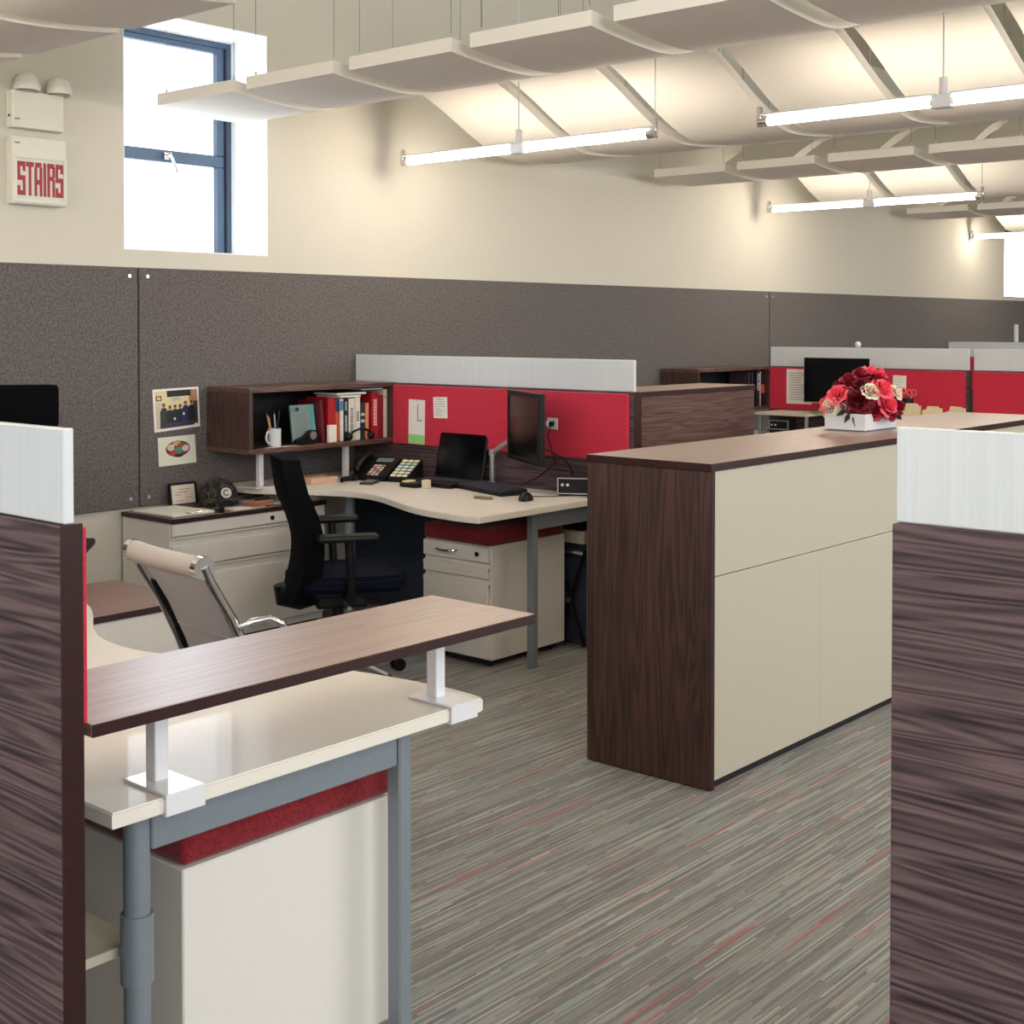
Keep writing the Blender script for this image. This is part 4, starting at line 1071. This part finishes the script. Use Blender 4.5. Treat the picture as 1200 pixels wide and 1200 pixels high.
# ------------------------------------------------------------------ station three details
t = thing('monitor', 'wide black monitor with a pale rim behind the bouquet', 'monitor', (8.88, 4.60, .73))
B().box(8.872, 8.90, 4.335, 4.865, .968, 1.305, .006, 2).out('casing', SILV, t)
B().box(8.869, 8.8722, 4.343, 4.857, .976, 1.297, .001).out('screen', SCREEN, t)
B().box(8.88, 8.90, 4.585, 4.615, .74, .97, .003).out('stand', SILV, t)
B().box(8.80, 8.96, 4.51, 4.69, .7305, .742, .003).out('foot', SILV, t)
t = thing('riser_shelf', 'pale riser shelf along the far red partition, holding folders', 'shelf', (8.85, 4.3, .73))
o = B(); o.box(8.66, 9.038, 4.72, 5.15, .878, .897, .002); o.box(8.91, 9.038, 4.30, 4.72, .878, .897, .002); o.box(8.66, 9.038, 3.30, 4.30, .878, .897, .002)
o.out('shelf_board', CREAM, t)
for yy in (5.12, 4.74, 4.22, 3.5): B().box(8.70, 8.72, yy, yy + .02, .731, .878, .001).out('post', SILV, t)
t = thing('speaker', 'black box with silver rim and two lights under the far riser shelf', 'speaker', (8.70, 4.95, .7305))
B().box(8.68, 8.80, 4.88, 5.04, .731, .842, .004).out('body', BLACK, t)
c = B(); c.box(8.676, 8.68, 4.88, 5.04, .836, .842, .001); c.box(8.676, 8.68, 4.88, 5.04, .775, .781, .001); c.box(8.676, 8.68, 4.88, 4.886, .781, .836, .001); c.box(8.676, 8.68, 5.034, 5.04, .781, .836, .001)
c.out('rim', SILV, t)
for yy in (5.015, 4.985): B().cyl((8.674, yy, .808), (8.68, yy, .808), .007, 10).out('light', WHITEM, t, smooth=True)
# pen cup with scissors
mug(8.78, 4.02, .898, 'black pen cup in front of the far red panel', BLACK, .045, .135, False)
def scissors(label, x, y, z, rgb, s):
    t = thing('scissors', label, 'scissors', (x, y, z), 0, 'scissors in the far pen cup')
    B().cyl((x, y, z), (x, y + s * .005, z + .105), .004, 6).out('blade', SILV, t, smooth=True)
    for dy in (-.017, .017):
        c = (x, y + s * .008 + dy, z + .128); B().tube([(c[0], c[1] + .015 * math.cos(2 * math.pi * k / 14), c[2] + .021 * math.sin(2 * math.pi * k / 14)) for k in range(15)], .0042, 6, cap=False).out('finger_ring', colm(rgb), t, smooth=True)
scissors('pink-handled scissors standing in the black pen cup', 8.765, 4.045, .955, (232, 120, 130), 1)
scissors('orange-handled scissors standing in the black pen cup', 8.775, 3.992, .945, (222, 96, 74), -1)
for lab, ya, yb, h, tilt in (('tallest cream folder nearest the black pen cup', 4.03, 3.875, .105, .0), ('middle cream folder of the three upright ones', 3.86, 3.725, .092, -.05), ('slanted cream folder at the right end, beside the dark gap', 3.70, 3.565, .098, -.12)):
    t = thing('folder', lab, 'folder', (8.68, (ya + yb) / 2, .897), 0, 'upright cream folders on the far riser')
    mm = rot_at((8.68, yb, .897), tilt * .0, 'X')
    prf = [(yb, 0), (ya, 0), (ya, h - .018 + tilt * .2), (ya - .03, h - .015 + tilt * .1), (ya - .035, h), (yb + .03, h + tilt * .05 + .002), (yb + .02, h - .012), (yb, h - .012)]
    for i, dx in enumerate((0, .008, .016)):
        B().prism([(-p[0], p[1] + .898) for p in prf], 8.668 + dx, 8.672 + dx, 0, mat=Matrix(((0, 0, 1, 0), (-1, 0, 0, 0), (0, 1, 0, 0), (0, 0, 0, 1)))).out('leaf', MANILA, t)

# ------------------------------------------------------------------ office chairs
def task_chair(label, loc, rz, top=.97, headrest=False):
    t = thing('office_chair', label, 'chair', loc, rz, 'black office chairs')
    # backrest: curved shell, x = forward
    def back(z0, z1, hw0, hw1, name, m, xo):
        g = []
        for i in range(15):
            s = i / 14; z = z0 + (z1 - z0) * s; row = []
            x = xo + .050 * math.sin(math.pi * min(1, s * 1.35)) - .085 * max(0, s - .42) ** 1.3
            hw = hw0 + (hw1 - hw0) * s; hw *= (1 - .25 * max(0, s - .86) / .14) * (1 - .25 * max(0, .14 - s) / .14)
            for j in range(11):
                q = j / 10 * 2 - 1; row.append((x + .035 * q * q, hw * q, z - .012 * abs(q) ** 3 * (1 if s > .8 else 0)))
            g.append(row)
        return B().sheet(g, .085).out(name, m, t, world=False, smooth=True)
    back(.37, top, .225, .20, 'backrest', BLACKM, -.245)
    bs = B(); bs.tube([(-.05, 0, .375), (-.16, 0, .36), (-.225, 0, .375), (-.235, 0, .43)], .034, 12, rs=[.03, .045, .05, .04]); bs.out('back_support', BLACK, t, world=False, smooth=True)
    if headrest: B().box(-.36, -.31, -.15, .15, top + .02, top + .20, .03, 3).out('headrest', BLACKM, t, world=False, smooth=True)
    if headrest: B().cyl((-.31, 0, top - .08), (-.335, 0, top + .08), .014, 8).out('headrest_stem', BLACK, t, world=False, smooth=True)
    # seat
    ol = smooth_closed([(-.22, -.20), (-.22, .20), (-.05, .24), (.20, .245), (.27, .20), (.285, 0), (.27, -.20), (.20, -.245), (-.05, -.24)], 3)
    B().prism(ol, .415, .485, .02, seg=3).out('seat', SEATB, t, world=False, smooth=True)
    B().box(-.17, .17, -.15, .15, .385, .414, .01, 2).out('seat_pan', BLACK, t, world=False)
    B().box(-.10, .12, -.08, .08, .325, .385, .015, 2).out('mechanism', BLACK, t, world=False)
    B().cyl((.02, -.08, .36), (.02, -.22, .355), .008, 8).out('lever', SILV, t, world=False, smooth=True)
    for s in (-1, 1):
        a = B(); a.tube([(.02, s * .15, .395), (.02, s * .27, .40), (.02, s * .285, .46), (.01, s * .285, .645)], .019, 10)
        a.out('arm_post', BLACK, t, world=False, smooth=True)
        B().box(-.12, .13, s * .285 - .042, s * .285 + .042, .645, .675, .014, 3).out('armrest', BLACK, t, world=False, smooth=True)
    B().cyl((0, 0, .12), (0, 0, .33), .026, 14).out('column', BLACK, t, world=False, smooth=True)
    for k_ in range(5):
        a = R(72 * k_ + 20); c, s = math.cos(a), math.sin(a)
        B().tube([(c * .02, s * .02, .11), (c * .16, s * .16, .095), (c * .30, s * .30, .07)], .02, 8, rs=[.026, .02, .014]).out('base_leg', SILV, t, world=False, smooth=True)
        cs = B(); px, py = c * .30, s * .30
        cs.cyl((px - s * .024, py + c * .024, .028), (px - s * .006, py + c * .006, .028), .027, 14); cs.cyl((px + s * .006, py - c * .006, .028), (px + s * .024, py - c * .024, .028), .027, 14); cs.cyl((px, py, .028), (px, py, .07), .008, 8)
        cs.out('caster', BLACK, t, world=False, smooth=True)
    return t
task_chair('black mesh-back office chair pulled up to the wavy desk below the overhead shelf', (3.875, 4.36, 0), R(-34), .985)
task_chair('tall black office chair mostly hidden behind the left partition', (2.67, 4.95, 0), R(-130), 1.086, True)

# light mesh chair with chrome frame (faces +x)
t = thing('mesh_chair', 'light mesh chair with chrome side frames and rolled top behind the riser shelf', 'chair', (2.540, 3.095, 0), R(-7))
hw = .203
def sidec(s):  # side profile of the continuous chrome frame
    y = s * hw
    return [(-.375, y, .892), (-.355, y, .85), (-.288, y, .74), (-.232, y, .62), (-.195, y, .52), (-.175, y, .46), (-.14, y, .425), (-.05, y, .425), (.12, y, .44), (.20, y, .435), (.225, y, .41)]
for s in (-1, 1):
    B().tube(sidec(s), .0135, 10).out('side_frame', CHROME, t, world=False, smooth=True)
    y = s * (hw + .012)
    B().tube([(-.277, y, .718), (-.245, y + s * .02, .735), (-.20, y + s * .028, .738), (-.155, y + s * .028, .715), (-.135, y + s * .025, .67), (-.14, y + s * .02, .60), (-.17, y + s * .01, .52), (-.19, y, .44)], .0095, 10).out('arm_loop', CHROME, t, world=False, smooth=True)
    B().tube([(-.318, s * (hw - .018), .80), (-.253, s * (hw - .018), .68), (-.203, s * (hw - .018), .56), (-.174, s * (hw - .018), .48)], .012, 8).out('edge_strip', BLACK, t, world=False, smooth=True)
    B().cyl((-.375, s * (hw - .02), .890), (-.375, s * (hw + .006), .890), .031, 14).out('corner_cap', CHROME, t, world=False, smooth=True)
    B().cyl((-.188, s * (hw + .002), .50), (-.188, s * (hw + .028), .50), .010, 10).out('bolt', CHROME, t, world=False, smooth=True)
g = []
prof = sidec(1)
for i in range(len(prof) - 1):
    for s in (0, .5):
        a, b2 = prof[i], prof[i + 1]
        x, z = a[0] + (b2[0] - a[0]) * s, a[2] + (b2[2] - a[2]) * s
        g.append([(x + .012 - .018 * (1 - (q / 4 - 1) ** 2), -hw + .012 + (2 * hw - .024) * q / 8, z) for q in range(9)])
B().sheet(g, .004).out('mesh_sling', FROST, t, world=False, smooth=True)
B().box(-.268, -.258, -hw + .06, hw - .06, .674, .677, .0005).out('seam', WHITEM, t, world=False)
rl = B()
rl.tube([(-.375 - .012 * (1 - (q / 5 - 1) ** 2), -hw + .02 + (2 * hw - .04) * q / 10, .888) for q in range(11)], .030, 14); rl.out('head_roll', FROSTB, t, world=False, smooth=True)
B().box(-.10, .08, -.10, .10, .385, .42, .01).out('mechanism', BLACK, t, world=False)
B().cyl((0, 0, .10), (0, 0, .39), .025, 14).out('column', CHROME, t, world=False, smooth=True)
for k_ in range(5):
    a = R(72 * k_); c, s = math.cos(a), math.sin(a)
    B().tube([(c * .02, s * .02, .10), (c * .15, s * .15, .09), (c * .28, s * .28, .068)], .018, 8, rs=[.024, .018, .013]).out('base_leg', CHROME, t, world=False, smooth=True)
    cs = B(); px, py = c * .28, s * .28
    cs.cyl((px - s * .022, py + c * .022, .027), (px + s * .022, py - c * .022, .027), .026, 14); cs.cyl((px, py, .027), (px, py, .068), .008, 8)
    cs.out('caster', BLACK, t, world=False, smooth=True)
